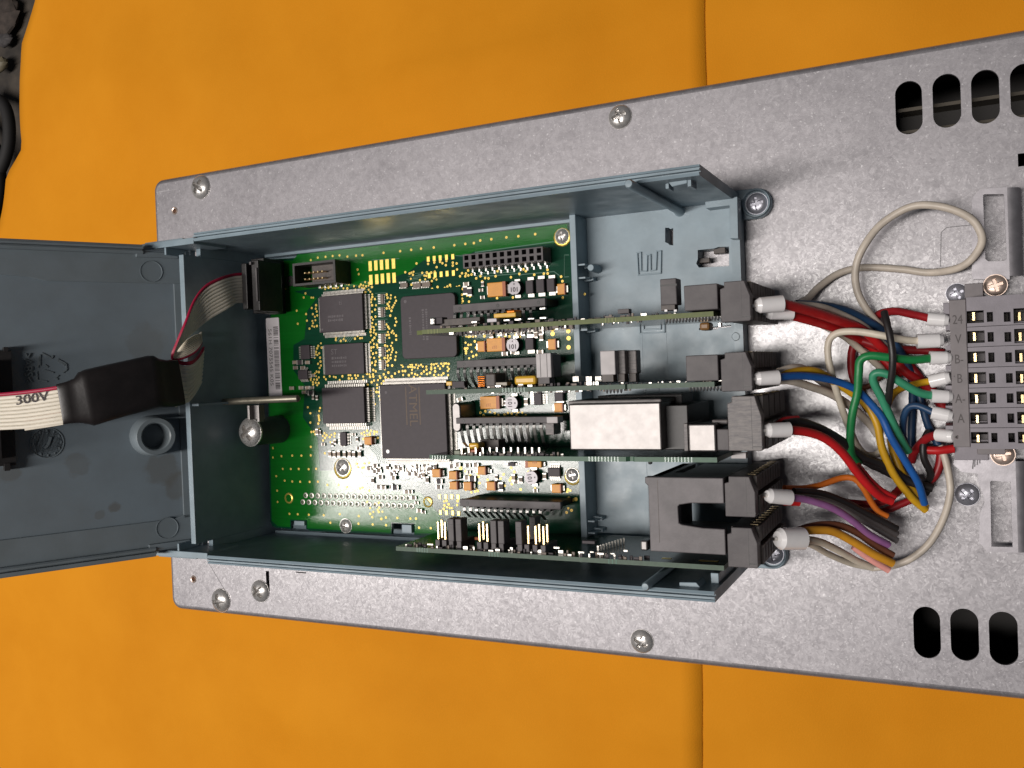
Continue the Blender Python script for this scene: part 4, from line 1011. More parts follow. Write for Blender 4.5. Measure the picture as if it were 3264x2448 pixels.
for i in range(5):
    p = W(1022 + i * 17.5, 916 - i * 1.3, zb)
    if i == 0: fp = MB().box(p.x - .06, p.x + .06, p.y - .07, p.y + .1, zb, zb + .09).build('solder_foot', M['tin'], SH, bev=.02); f0 = p
    else: dup(fp, (p.x - f0.x, p.y - f0.y, 0))
ringpart(925, 896, 14, M['tin'], 'solder_ring', .2)
# right-angle header with the ribbon plug
a = W(800, 826, 3.0); b = W(898, 992, 3.0)
MB().box(a.x, b.x - .92, b.y, a.y, zb, 3.0).build('edge_header', M['black'], PB, bev=.03)
m = MB()
for i in range(5):
    p = W(900, 868 + i * 20.5, zb); m.box(p.x - .25, p.x + .03, p.y - .04, p.y + .04, zb + .01, zb + .2)
m.build('solder_tails', M['tin'], PB)
RP = thing('ribbon_plug', 'black ribbon cable plug pushed into the header at the left end of the board', 'plug', W(790, 905, 3.0))
a = W(768, 840, 3.7); b = W(790, 985, 3.7); MB().box(a.x, b.x, b.y, a.y, 2.3, 3.7).build('plug_body', M['black'], RP, bev=.04)
a = W(797, 830, 3.8); b = W(826, 990, 3.8); MB().box(a.x, b.x, b.y, a.y, 2.2, 3.75).build('strain_relief', M['black'], RP, bev=.04)
a = W(812, 853, 3.85); b = W(821, 960, 3.85); MB().box(a.x, b.x, b.y, a.y, 3.6, 3.84).build('clip', M['conn'], RP, bev=.02)
a = W(794, 835, 3.9); MB().box(a.x, a.x + .1, a.y - .12, a.y, 3.0, 3.9).build('latch', M['conn'], RP)
# barcode label stuck on the board
LB = thing('barcode_label', 'white barcode sticker on the green board beside its left edge', 'label', W(870, 1140, zb))
q = pq(zb + .02, (844, 1015), (886, 1012), (902, 1262), (861, 1267)); x0 = (q[0][0] + q[3][0]) / 2; x1 = (q[1][0] + q[2][0]) / 2; y1, y0 = q[0][1], q[2][1]
MB().prism(rrect(x0, x1, y0, y1, .06, 4), zb + .012, zb + .022).build('label_paper', M['paperlabel'], LB)
LH = y1 - y0; LWd = x1 - x0
text('561H 7075545 K0S', (x0 + LWd * .27, (y0 + y1) / 2, zb + .024), LWd * .36, dn, rt, M['ink2'], LB, ext=.001, sx=1.12 * LH / 3.35)
m = MB(); yy = y1 - LH * .115; rb = random.Random(5)
pat = [1, 0, 1, 1, 0, 2, 1, 3, 1, 0, 1, 1, 2, 1, 1, 3, 2, 1, 0, 3, 1, 4, 1, 1, 3, 2, 1, 3, 1, 1, 1, 0, 1, 2, 1, 0, 1, 1, 1, 3, 1, 2, 1, 1, 1, 2, 1, 1, 1]
barn = 0
yy = y1 - LH * .115; end = y0 + LH * .09; bars = []
while yy > end:
    t_ = rb.choice((.022, .022, .045)); g_ = rb.choice((.02, .02, .04, .09)); bars.append((yy, t_)); m.box(x1 - LWd * .46, x1 - LWd * .1, yy - t_, yy, zb + .0225, zb + .0245); yy -= t_ + g_
m.build('barcode_bars', M['ink'], LB)
text('LEOT', W(925, 1090, zb + .02), .5, dn, rt, mat('green_ink', (.002, .03, .006), .6), PB, 'handwriting', ext=.001) if False else None

# ================================================================ BOARD-TO-CARD CONNECTORS (black bars with bent pins)
def barconn(u0, v0, u1, v1, vb, zt, ncol, pu0, pu1, ycard, zlow, pv=None):
    a = W(u0, v0, zt); b = W(u1, v1, zt); y0 = W(u0, vb, zt).y
    o = MB().box(a.x, b.x, y0, a.y, zt - .22, zt).build('card_connector', M['conn'], PB, bev=.02)
    mm = MB(); mm.box(a.x + .1, b.x - .1, y0 + .05, a.y - .02, zb, zt - .2)
    n = 12; w = (b.x - a.x - .9) / n
    for i in range(n): mm.box(a.x + .55 + i * w, a.x + .55 + (i + .55) * w, y0 - .1, y0 + .1, zt - .7, zt - .12)
    mm.build('connector_core', M['black'], o)
    for t in (.08, .5, .93):
        if t == .93 and zlow < 0: continue
        c = (a.x + (b.x - a.x) * t, (a.y + y0) / 2); MB().lathe((c[0], c[1], zt), [(.075, .003), (.055, .003), (.05, -.0)], 12).build('pin_hole', M['black'], o)
        MB().disc(c[0], c[1], zt + .004, .05, 10).build('hole_shadow', M['black'], o)
    # bent pins: from the bar towards the card
    x0 = W(pu0, vb + 20, zt - .3).x; x1 = W(pu1, vb + 20, zt - .3).x; f = None
    for i in range(ncol):
        x = x0 + (x1 - x0) * i / (ncol - 1)
        if f is None:
            pm = MB()
            P = [(x, y0 + .05, zt - .30), (x, y0 - .08, zt - .24), (x, y0 - .2, zt - .22), (x, (y0 * .5 + (ycard + .1) * .5), zt - .30), (x, ycard + .3, zt - .42), (x, ycard + .1, zt - .7)]
            for A, B in zip(P, P[1:]):
                b_ = len(pm.v); hw = .06
                for Q in (A, B):
                    pm.v += [(Q[0] - hw, Q[1], Q[2] - .025), (Q[0] + hw, Q[1], Q[2] - .025), (Q[0] + hw, Q[1], Q[2] + .025), (Q[0] - hw, Q[1], Q[2] + .025)]
                pm.quadf([(b_ + i_, b_ + (i_ + 1) % 4, b_ + 4 + (i_ + 1) % 4, b_ + 4 + i_) for i_ in range(4)] + [(b_, b_ + 1, b_ + 2, b_ + 3), (b_ + 7, b_ + 6, b_ + 5, b_ + 4)])
            f = pm.build('bent_pin', M['tin'], o); fx = x
        else: dup(f, (x - fx, 0, 0))
    return o
YC = (1.60, -.66, -3.10, -6.585)
barconn(1443, 972, 1738, 973, 997, 3.0, 12, 1453, 1695, YC[0], 1)
barconn(1455, 1150, 1762, 1158, 1173, 3.0, 13, 1463, 1725, YC[1], 1)
barconn(1453, 1332, 1775, 1348, 1351, 3.0, 13, 1473, 1728, YC[2], 1)
barconn(1465, 1591, 1787, 1621, 1614, 3.0, 13, 1484, 1725, YC[3] + .62, 1)
a = W(1741, 1329, 3.08); b = W(1777, 1349, 3.08); MB().box(a.x, b.x, b.y, a.y, 2.5, 3.06).build('connector_end', M['jump'], PB, bev=.02)
a = W(1738, 1349, 2.9); b = W(1766, 1386, 2.9); MB().box(a.x, b.x, b.y, a.y, 2.2, 2.9).build('connector_end', M['worn'], PB, bev=.02)
# crystal can standing on the board
a = W(1439, 1284, 2.9); b = W(1470, 1377, 2.9)
MB().prism(rrect(a.x, b.x, b.y, a.y, (b.x - a.x) * .48, 8), zb, 2.9).build('crystal_can', M['can'], PB, bev=.05, smooth=True)

# ================================================================ OPTION CARDS
def card(i, label, prof, em, th=.16):
    y = YC[i]; o = thing('option_card', label, 'circuit card', ((prof[0][0] + prof[1][0]) / 2, y, 1.7), 'upright option cards in the housing')
    m = MB(); n = len(prof)
    m.v = [(p[0], y - th / 2, p[1]) for p in prof] + [(p[0], y + th / 2, p[1]) for p in prof]
    m.mi = 0
    m.quadf([tuple(range(n)), tuple(range(n, 2 * n))[::-1]]); m.mi = 1
    m.quadf([(k, (k + 1) % n, n + (k + 1) % n, n + k) for k in range(n)])
    m.build('card_board', [M['card'], em], o)
    return o
def X(u, v, z=zC): return W(u, v, z).x
xe = -6.85
K1 = card(0, 'olive-edged upright circuit card nearest the upper housing wall', [(X(1313, 1060), 1.8), (X(1313, 1060), zC - .35), (X(1335, 1058), zC - .3), (X(1345, 1058), zC), (xe + .05, zC), (xe + .05, 1.3)], M['carded1'])
K2 = card(1, 'second upright circuit card from the top, carrying light grey jumpers and a yellow film capacitor', [(X(1345, 1251), 1.8), (X(1345, 1251), zC - .3), (X(1428, 1250), zC - .25), (X(1434, 1250), zC), (X(1992, 1232), zC), (X(1996, 1232), zC - .1), (X(2008, 1232), zC - .1), (X(2012, 1232), zC), (xe, zC), (xe, 1.3)], M['cardedge'])
K3 = card(2, 'upright circuit card with the shiny metal relay can', [(X(1356, 1463), 1.8), (X(1356, 1463), zC - .3), (X(1455, 1463), zC - .25), (X(1462, 1463), zC), (X(1995, 1465), zC), (X(2005, 1465), zC - .12), (X(2015, 1465), zC - .12), (X(2022, 1465), zC), (xe, zC), (xe, 1.3)], M['carded2'])
K4 = card(3, 'lowest upright circuit card with gold pins, black jumpers and the large terminal housing', [(X(1262, 1748), 2.6), (X(1262, 1748), zC), (X(2000, 1795), zC), (X(2010, 1795), zC), (X(2150, 1795), zC - .0), (xe + .1, zC), (xe + .1, 1.3), (X(1262, 1748) + .6, 1.8)], M['cardedge'])
def routed(parent, i, segs):   # rough break-off tabs on the card edges
    for (u0, u1, v) in segs:
        m = MB(); x0, x1 = X(u0, v), X(u1, v); n = max(3, int((x1 - x0) / .11))
        for k in range(n):
            x = x0 + (x1 - x0) * (k + .5) / n; m.box(x - .018, x + .018, YC[i] - .082, YC[i] + .082, zC - .05, zC + .006)
        m.build('edge_serration', M['trace'] if i else M['filmcap'] if False else mat('edge_fibre_light', (.22, .24, .09), .6), parent)
routed(K1, 0, ((1360, 1400, 1058), (1925, 1968, 1020))); routed(K2, 1, ((1598, 1676, 1245),)); routed(K3, 2, ((1375, 1425, 1463), (1873, 1975, 1463), (2115, 2210, 1463))); routed(K4, 3, ((1326, 1366, 1752), (1555, 1592, 1766), (1935, 1970, 1787)))
def onc(parent, name, u0, v0, u1, v1, m, zt=5.4, h=.4, bev=.015, zb_=None, label=None):
    a = W(u0, v0, zt); b = W(u1, v1, zt)
    return MB().box(a.x, b.x, b.y, a.y, zt - h if zb_ is None else zb_, zt).build(name, m, parent, bev=bev, label=label)
def fuzz(parent, i, side, u0, u1, n, v, seed, big=1.0):
    """row of little parts and solder points on a card face"""
    r_ = random.Random(seed); m = MB(); y = YC[i] + side * .08
    for k in range(n):
        x = X(u0 + (u1 - u0) * (k + r_.random()) / n, v); z = zC - r_.uniform(.06, .5); w = r_.choice((.03, .05, .09)) * big; d = r_.choice((.05, .08, .12)) * big
        m.mi = r_.choice((0, 1, 1, 2, 2)); m.box(x - w, x + w, y, y + side * d, z - .07, z)
    m.build('surface_parts', [M['resend'], M['chip'], M['resbody']], parent, kind='stuff')
fuzz(K1, 0, 1, 1390, 2150, 60, 1040, 3); fuzz(K1, 0, -1, 1430, 1820, 90, 1040, 4, 1.0); fuzz(K1, 0, -1, 1900, 2040, 12, 1020, 5, .5)
fuzz(K2, 1, 1, 1450, 1900, 34, 1230, 6); fuzz(K2, 1, 1, 1900, 2290, 24, 1222, 16, .5); fuzz(K2, 1, -1, 1560, 2000, 30, 1240, 7, .6); fuzz(K3, 2, 1, 1460, 1780, 34, 1450, 8); fuzz(K4, 3, 1, 1280, 2050, 70, 1770, 9)
def solder_row(parent, i, side, u0, u1, v, n, zz_=5.35, rows=1):
    y = YC[i] + side * .08; f = None
    for j in range(rows):
        for k in range(n):
            x = X(u0 + (u1 - u0) * k / (n - 1), v, zz_) + j * .05
            if f is None: f = MB().lathe((0, 0, 0), [(.055, 0), (.045, .07), (.02, .13), (.001, .15)], 8); f = f.build('solder_joint', M['tin'], parent, smooth=True, base=(0, 0, 0)); f.rotation_euler = (math.radians(-90 * side), 0, 0); f.location = Vector((x, y, zz_)) - WL[parent]; WL[f] = Vector((x, y, zz_)); x0 = x
            else: dup(f, (x - x0, 0, -.25 * j))
solder_row(K1, 0, -1, 1457, 1690, 1070, 22); solder_row(K1, 0, -1, 2125, 2300, 1016, 18, 5.45); solder_row(K2, 1, -1, 2200, 2298, 1240, 10, 5.45); solder_row(K2, 1, -1, 1935, 1980, 1245, 5, 5.45)
# card 1 parts
onc(K1, 'long_chip', 1408, 1018, 1530, 1032, M['comb'], 5.2); onc(K1, 'coil_body', 1368, 1013, 1385, 1036, M['tin'], 5.4, .5, .05); onc(K1, 'chip_inductor', 1384, 1012, 1410, 1032, M['chip'], 5.3)
onc(K1, 'flat_orange_part', 1573, 1000, 1644, 1010, M['filmcap'], 5.0, .5, .03); onc(K1, 'orange_coil', 1612, 988, 1642, 1000, M['coil'], 4.8, .6, .05); onc(K1, 'chip_inductor', 1552, 1016, 1583, 1026, M['indtop'], 5.3)
for q_ in ((1502, 1024, 1520, 1029), (1605, 1018, 1624, 1023), (1640, 1016, 1661, 1021), (1682, 1014, 1702, 1018), (1720, 1011, 1741, 1016), (1720, 981, 1738, 986)): onc(K1, 'solder_pad', *q_, M['tin'], 5.45, .1, .01)
onc(K1, 'small_chip', 1968, 986, 2005, 998, M['conn'], 5.3, .3)
o_ = onc(K1, 'jumper_cap', 2103, 890, 2158, 970, M['conn'], 5.5, .5, .03, zb_=4.9); onc(K1, 'jumper_base', 2106, 968, 2152, 988, M['comb'], 5.4, .4)
m = MB(); a = W(2104, 908, 5.505); b = W(2157, 910, 5.505); m.box(a.x, b.x, b.y, a.y, 5.498, 5.506); m.build('jumper_groove', M['black'], o_)
for u in (2118, 2148): onc(K1, 'solder_pad', u, 987, u + 9, 993, M['white'], 5.45, .1, .0)
onc(K1, 'terminal_socket', 2179, 911, 2289, 985, M['conn'], 5.55, 4.4, .03)
onc(K1, 'film_capacitor', 2225, 1012, 2260, 1024, M['filmcap'] if False else mat('pale_amber', (.55, .42, .28), .4), 5.4, .3, .03); onc(K1, 'electrolytic', 2228, 1028, 2262, 1052, mat('brown_part', (.20, .10, .03), .4), 4.4, .6, .08); onc(K1, 'solder_pad', 2288, 1028, 2299, 1042, M['tin'], 4.9, .2, .02)
# card 2 parts
onc(K2, 'tantalum_capacitor', 1421, 1216, 1441, 1229, M['filmcap'], 5.0, .4, .03); onc(K2, 'small_chip', 1441, 1216, 1480, 1236, M['chip'], 5.2, .3)
onc(K2, 'coil_core', 1545, 1190, 1580, 1234, M['comb'], 5.2, .9, .06)
m = MB(); a = W(1521, 1198, 5.2); b = W(1546, 1232, 5.2)
for k in range(6): m.box(a.x, b.x, b.y + (a.y - b.y) * k / 6, b.y + (a.y - b.y) * (k + .75) / 6, 4.4, 5.2)
m.build('copper_coil', M['coil'], K2, bev=.02)
onc(K2, 'yellow_film_capacitor', 1637, 1199, 1708, 1226, M['filmcap'], 5.2, .8, .1); onc(K2, 'chip_capacitor', 1580, 1219, 1616, 1229, mat('tan_cap', (.3, .26, .2), .4), 5.3); onc(K2, 'solder_pad', 1578, 1228, 1596, 1234, M['tin'], 5.4, .1, .01)
gc_ = onc(K2, 'grey_jumper_cap', 1707, 1127, 1758, 1203, M['jump'], 5.6, .6, .03); onc(K2, 'grey_jumper_cap', 1754, 1130, 1765, 1202, M['conn'], 5.45, .7, .02)
m = MB(); a = W(1722, 1127, 5.6); b = W(1723, 1202, 5.6); m.box(a.x, b.x, b.y, a.y, 5.58, 5.604); a = W(1743, 1127, 5.6); b = W(1744, 1202, 5.6); m.box(a.x, b.x, b.y, a.y, 5.58, 5.604); m.build('jumper_groove', M['conn'], gc_)
onc(K2, 'jumper_base', 1715, 1203, 1752, 1223, M['conn'], 5.5, .5)
for k, (u, mm) in enumerate(((1912, 'jump'), (1962, 'worn'), (1998, 'worn'))):
    onc(K2, 'light_jumper_cap' if k == 0 else 'jumper_cap', u, 1119 + (0 if k == 0 else -2), u + (50 if k == 0 else 32), 1194 - k * 2, M[mm], 5.6 - k * .35, .5, .03); onc(K2, 'jumper_base', u + 6, 1194 - k * 2, u + (44 if k == 0 else 30), 1217, M['comb'], 5.5 - k * .35, .4)
onc(K2, 'terminal_socket', 2185, 1134, 2291, 1213, M['conn'], 5.55, 4.4, .03)
for u in (1826, 1868, 1898):
    m = MB(); a = W(u, 1200, 5.0); b = W(u + 20, 1216, 5.0)
    for k in range(5): x = a.x + (b.x - a.x) * k / 5; m.box(x, x + .02, b.y, a.y, 4.5, 5.0)
    m.build('chip_leads', M['resend'], K2)
# card 3 parts
RL = onc(K3, 'relay_can', 1812, 1288, 2110, 1436, M['can'], 5.35, 1.3, .05)
onc(K3, 'relay_shell', 1810, 1278, 2108, 1290, M['worn'], 5.15, 2.2, .04)
onc(K3, 'relay_base', 2112, 1292, 2196, 1434, M['black'], 4.7, 3.0, .03); onc(K3, 'module_body', 1905, 1262, 2175, 1290, M['black'], 3.4, 1.5, .03)
onc(K3, 'socket_shell', 2193, 1352, 2283, 1440, M['can'], 5.4, 1.2, .05); onc(K3, 'socket_side', 2178, 1350, 2194, 1438, M['worn'], 5.3, 2.0, .02)
onc(K3, 'socket_mouth', 2284, 1368, 2325, 1436, M['conn'], 5.3, 3.5, .03); onc(K3, 'socket_lever', 2268, 1338, 2320, 1352, M['worn'], 4.9, .6, .05)
onc(K3, 'yellow_film_capacitor', 1491, 1412, 1524, 1431, M['filmcap'], 4.9, .6, .08); onc(K3, 'tantalum_capacitor', 1493, 1433, 1524, 1452, M['tantd'], 5.1, .5, .03)
onc(K3, 'chip_capacitor', 1447, 1436, 1466, 1452, mat('olive_cap', (.22, .24, .18), .5), 5.2, .4, .02); onc(K3, 'flat_module', 1530, 1402, 1590, 1432, M['comb'], 4.2, .6)
m = MB()
for k in range(12):
    p = W(1470 + k * 22.5, 1440, 5.2); m.box(p.x - .03, p.x + .03, YC[2] + .08, YC[2] + .35, 5.1, 5.17)
m.build('card_pins', M['resend'], K3)
onc(K3, 'card_tongue', 2330, 1442, 2378, 1462, M['jump'], 3.3, .3, .01)
p = W(2068, 1476, 5.2); MB().lathe((p.x, p.y, 5.0), [(.07, 0), (.06, .1), (.001, .14)], 12).build('solder_blob', M['tin'], K3, smooth=True)
# card 4: pin headers and jumpers
pin4 = None; base4 = None; cap4 = None
def p4(u, v0, v1, z=5.15):
    global pin4, f4
    a = W(u, v0, z)
    if pin4 is None: b = W(u, v1, z); pin4 = MB().box(a.x - .04, a.x + .04, YC[3] + .3, a.y, z - .04, z + .04).build('gold_header_pin', M['goldpin'], K4, bev=.01); f4 = a
    else: dup(pin4, (a.x - f4.x, 0, z - 5.15))
for u, z in ((1397, 5.15), (1409, 4.75), (1419, 5.15), (1528, 5.15), (1541, 4.75), (1553, 5.15), (1683, 5.15), (1707, 5.15), (1719, 4.75), (1732, 5.15), (1744, 4.75)): p4(u, 1662, 1720, z)
def b4(u):
    global base4, fb
    a = W(u, 1720, 5.3); b = W(u + 15, 1742, 5.3)
    if base4 is None: base4 = MB().box(a.x, b.x, YC[3] + .08, YC[3] + .36, 4.2, 5.3).build('pin_header_base', M['conn'], K4, bev=.02); fb = a
    else: dup(base4, (a.x - fb.x, 0, 0))
for u in (1387, 1408, 1430, 1455, 1519, 1540, 1565, 1589, 1648, 1670, 1696, 1722): b4(u)
def j4(u, z=5.45):
    global cap4, fj
    a = W(u, 1651, z); b = W(u + 21, 1720, z)
    if cap4 is None:
        cap4 = MB().box(a.x, b.x, YC[3] + .36, YC[3] + 1.2, z - .5, z).build('black_jumper_cap', M['conn'], K4, bev=.025); fj = a
        MB().box(a.x + .02, b.x - .02, YC[3] + .98, YC[3] + 1.0, z - .01, z + .003).build('jumper_groove', M['black'], cap4)
    else: dup(cap4, (a.x - fj.x, 0, z - 5.45))
for u in (1426, 1450, 1561, 1585, 1641): j4(u)
j4(1686, 4.4)
onc(K4, 'orange_part', 1512, 1712, 1526, 1722, M['tantd'], 4.6, .3); 
ch4 = onc(K4, 'small_chip', 1855, 1723, 1896, 1735, M['chip'], 4.6, .25)
m = MB()
for k in range(10): p = W(1905 + k * 9, 1733 - k * 5.2, 4.6 - k * .18); m.box(p.x - .03, p.x + .03, YC[3] + .08, YC[3] + .3, p.z - .05, p.z)
m.build('chip_leads', M['resend'], K4)
for q_ in ((1843, 1758, 1862, 1764), (1904, 1762, 1924, 1768), (1881, 1758, 1892, 1762), (1945, 1763, 1958, 1767), (1988, 1753, 2000, 1759), (1765, 1743, 1783, 1749), (1362, 1733, 1380, 1738)): onc(K4, 'solder_pad', *q_, M['resend'], 5.3, .06, .0)
# terminal housing on card 4 (double decker with a slot)
zt = 5.75
def hp(u, v): return tuple(W(u, v, zt))[:2]
xA = W(2055, 1520, zt).x; xB = W(2305, 1525, zt).x; yA = W(2055, 1520, zt).y; yB_ = W(2075, 1757, zt).y
ys0 = W(2161, 1609, zt).y; ys1 = W(2163, 1672, zt).y
pts = [(xA, yA), (xB, yA)] + [(xB, W(2302, 1605, zt).y), (W(2200, 1603, zt).x, W(2200, 1604, zt).y), (W(2166, 1608, zt).x, ys0), (W(2161, 1614, zt).x, ys0 - .06), (W(2164, 1668, zt).x, ys1 + .05), (W(2174, 1676, zt).x, ys1), (W(2240, 1683, zt).x, W(2240, 1683, zt).y), (xB, W(2305, 1687, zt).y)] + [(xB, yB_), (xA + .1, yB_), (xA + .1, yA - .3), (xA, yA - .2)]
MB().prism(pts, zt - .35, zt).build('terminal_housing', M['worn'] if False else mat('terminal_housing_plastic', (.125, .112, .117), .5, 0, var=.2, vscale=1.6, bump=.2, bscale=18), K4, bev=.03)
pts2 = [(p_[0], p_[1]) for p_ in pts]
MB().prism([(xA + .12, yA - .02), (xB, yA - .02), (xB, yA - .3), (xA + .12, yA - .3)], 4.3, zt - .34).build('housing_cheek', M['comb'], K4)
MB().prism([(xA + .12, yA - .02), (xA + .6, yA - .02), (xA + .6, yA - .3), (xA + .12, yA - .3)], 1.4, 4.4).build('housing_cheek', M['comb'], K4)
MB().prism([(xA + .9, yA - .02), (xB, yA - .02), (xB, yA - .3), (xA + .9, yA - .3)], 1.4, 4.4).build('housing_cheek', M['conn'], K4)
MB().box(xA + .12, xA + .4, yB_ + .1, yA - .02, 1.4, zt - .34).build('housing_back', M['comb'], K4)
MB().box(xA + .12, xB, yB_ + .02, yB_ + .3, 1.4, zt - .34).build('housing_cheek', M['comb'], K4)
m = MB(); a = W(2130, 1523, zt + .002); m.box(xA + .42, xA + .44, yB_ + .3, yA - .1, zt - .01, zt + .004) ; m.build('mould_seam', M['comb'], K4)
onc(K4, 'clip_spring', 2041, 1723, 2064, 1756, M['can'], 5.2, .5, .05)
for q_ in ((2107, 1780, 2140, 1791), (2225, 1787, 2288, 1799)): onc(K4, 'gold_contact', *q_, M['gold'], 5.1, .2, .02)

# ================================================================ TERMINAL PLUGS
def plug(name_label, tl, tr, br, bl, zt, m, parts, lever_side=1, npole=9, zlow=.9, grp='pluggable terminal plugs'):
    P = [tuple(W(*q, zt))[:2] for q in (tl, tr, br, bl)]
    x0 = (P[0][0] + P[3][0]) / 2; x1 = (P[1][0] + P[2][0]) / 2; y1 = (P[0][1] + P[1][1]) / 2; y0 = (P[2][1] + P[3][1]) / 2
    T = thing('terminal_plug', name_label, 'plug', ((x0 + x1) / 2, (y0 + y1) / 2, zlow), grp)
    dx = x1 - x0; dy = y1 - y0
    MB().prism([(x0, y0), (x1 - dx * .05, y0), (x1, y0 + .04), (x1, y1 - dy * .38), (x1 - dx * .13, y1 - dy * .12), (x1 - dx * .18, y1), (x0 + dx * .14, y1), (x0 + dx * .14, y1 - .18), (x0, y1 - .22)], zt - .5, zt).build('plug_body', m, T, bev=.025)
    MB().box(x0 + .04, x1 - dx * .2, y0 + .04, y1 - .05, zlow, zt - .48).build('plug_core', M['comb'], T)
    mm = MB(); mm.box(x1 - dx * .30, x1 - dx * .285, y0 + .06, y1 - .06, zt - .01, zt + .003); mm.box(x1 - dx * .28, x1, y0 + .12, y0 + .15, zt - .01, zt + .003); mm.build('mould_seam', M['black'], T)
    pt = (zt - .5 - zlow) / npole; f = None
    for k in range(npole):
        z1 = zt - .5 - k * pt
        if f is None:
            lv = MB(); lv.profx([(y1 - dy * .42, z1 - pt * .88), (y1 - .02, z1 - pt * .88), (y1 - .02, z1), (y1 - dy * .42, z1)], x1 - dx * .5, x1 - .02)
            lv.box(x1 - dx * .5, x1 + .06, y0 + .02, y1 - dy * .5, z1 - pt * .9, z1 - pt * .02)
            f = lv.build('pole', M['comb'], T, bev=.015)
            MB().box(x1 - dx * .35, x1 - dx * .1, y1 - .03, y1 + .012, z1 - pt * .5, z1 - pt * .3).build('pole_contact', mat('dull_contact', (.32, .25, .15), .45, .6), f)
            MB().box(x1 + .055, x1 + .07, y0 + .14, y0 + dy * .42, z1 - pt * .75, z1 - pt * .2).build('wire_entry', M['black'], f)
        else: dup(f, (0, 0, -pt * k))
    return T, (x0, x1, y0, y1)
plug('upper charcoal terminal plug with red and beige wires on the olive-edged card', (2296, 899), (2382, 893), (2401, 1024), (2296, 1026), 5.6, M['conn'], None)
plug('second charcoal terminal plug from the top, with blue and beige wires', (2298, 1124), (2388, 1121), (2405, 1243), (2298, 1252), 5.6, M['conn'], None)
plug('worn charcoal terminal plug with scraped edges and a thick red wire', (2320, 1263), (2418, 1262), (2438, 1438), (2320, 1437), 5.6, M['worn'], None, npole=4)
plug('charcoal terminal plug with violet and black wires, upper one in the large housing', (2307, 1518), (2396, 1520), (2419, 1651), (2314, 1645), 5.75, M['conn'], None)
plug('charcoal terminal plug with white and amber wires, lowest of all', (2316, 1681), (2402, 1683), (2428, 1814), (2322, 1806), 5.75, M['conn'], None)

# ================================================================ WIRES
def wire(label, col, pts, r=.13, ferr=None, ferr_end=None, grp=None, name='wire', fr=.26, fl=.85, cut=False):
    """pts: (u, v, z) along the wire"""
    P = [W(u, v, z) for u, v, z in pts]
    T = thing(name, label, 'wire', P[-1], grp)
    def ferrule(p, d):
        d = d.normalized(); m = MB(); q0 = p
        m.cyl(q0, q0 + d * .12, fr * .68, fr * .93, 18); m.cyl(q0 + d * .12, q0 + d * fl, fr * .94, fr, 18)
        o = m.build('ferrule', M['white'], T, smooth=True)
        mp = MB(); mp.cyl(q0 - d * .14, q0 + d * .02, .06, n=8); mp.build('ferrule_pin', M['tin'], T, smooth=True)
    st = P[0]
    if ferr: ferrule(P[0], P[1] - P[0]); P[0] = P[0] + (P[1] - P[0]).normalized() * (fl * .6)
    if ferr_end: ferrule(P[-1], P[-2] - P[-1]); P[-1] = P[-1] + (P[-2] - P[-1]).normalized() * (fl * .6)
    MB().tube(P, r, 12, 7).build('insulation', M['w_' + col], T, smooth=True)
    if cut:
        d = (P[-1] - P[-2]).normalized(); m = MB(); m.cyl(P[-1] - d * .02, P[-1] + d * .012, r * .62, n=10); m.build('copper_core', mat('copper_end', (.42, .24, .16), .4, .7) if 'copper_end' not in bpy.data.materials else bpy.data.materials['copper_end'], T)
    return T
R = .128
wire('beige wire looping far up and around over the steel panel', 'beige', [(2480, 985, 2.6), (2564, 958, 1.2), (2610, 915, .6), (2673, 872, .35), (2751, 853, .3), (2869, 858, .3), (2966, 869, .4), (3060, 852, .95), (3112, 808, 1.25), (3130, 756, 1.45), (3093, 696, 1.55), (3005, 660, 1.6), (2908, 658, 1.4), (2812, 712, 1.3), (2753, 787, 1.4), (2727, 858, 1.3), (2734, 932, 1.3), (2771, 998, 1.2), (2812, 1045, .9), (2850, 1085, .5)], R)
wire('thick red wire with white ferrule leaving the upper terminal plug', 'red', [(2410, 974, 5.3), (2490, 968, 4.9), (2576, 990, 3.8), (2673, 1022, 2.6), (2752, 1053, 1.6), (2822, 1119, .9), (2888, 1186, .7), (2966, 1240, .5), (3010, 1300, .4), (3030, 1330, .4)], .16, ferr=1, fr=.27)
wire('second red wire below the upper one, from the same plug', 'red', [(2445, 1000, 4.4), (2501, 1000, 4.1), (2590, 1024, 3.1), (2673, 1050, 2.0), (2735, 1080, .9), (2780, 1110, .5), (2820, 1150, .35), (2870, 1200, .3)], .15, ferr=1, fr=.2)
wire('white grey wire beneath the red wires at the upper plug', 'cream', [(2480, 1006, 3.4), (2550, 1008, 3.0), (2673, 1062, 1.6), (2720, 1095, 1.0), (2771, 1140, .7), (2812, 1178, .4), (2815, 1196, .3)], .12)
wire('beige wire running between the red and the dark blue wires', 'beige', [(2500, 970, 4.0), (2600, 975, 3.2), (2660, 992, 2.4), (2740, 1030, 1.6), (2790, 1070, 1.0), (2850, 1130, .6)], .11)
wire('dark blue wire arching from the upper plug to the crossing', 'navy', [(2540, 968, 3.2), (2619, 973, 2.6), (2693, 988, 2.0), (2751, 1014, 1.5), (2810, 1052, 1.1), (2869, 1119, .8), (2905, 1200, .6), (2908, 1300, .4), (2905, 1380, .3), (2906, 1440, .3)], R)
wire('dark blue wire behind the first, ending by the teal wire', 'navy', [(2640, 985, 1.8), (2720, 1012, 1.4), (2790, 1050, .9), (2850, 1110, .6), (2890, 1180, .5), (2930, 1260, .4), (2955, 1348, .5), (2978, 1395, .7), (2999, 1436, .8)], R)
wire('red wire into the topmost terminal of the grey block', 'dred', [(3024, 1022, 2.2), (2978, 1018, 2.2), (2908, 1002, 1.8), (2850, 992, 1.4), (2800, 1003, .9), (2795, 1030, .5)], .135, ferr=1, fr=.22, fl=.62)
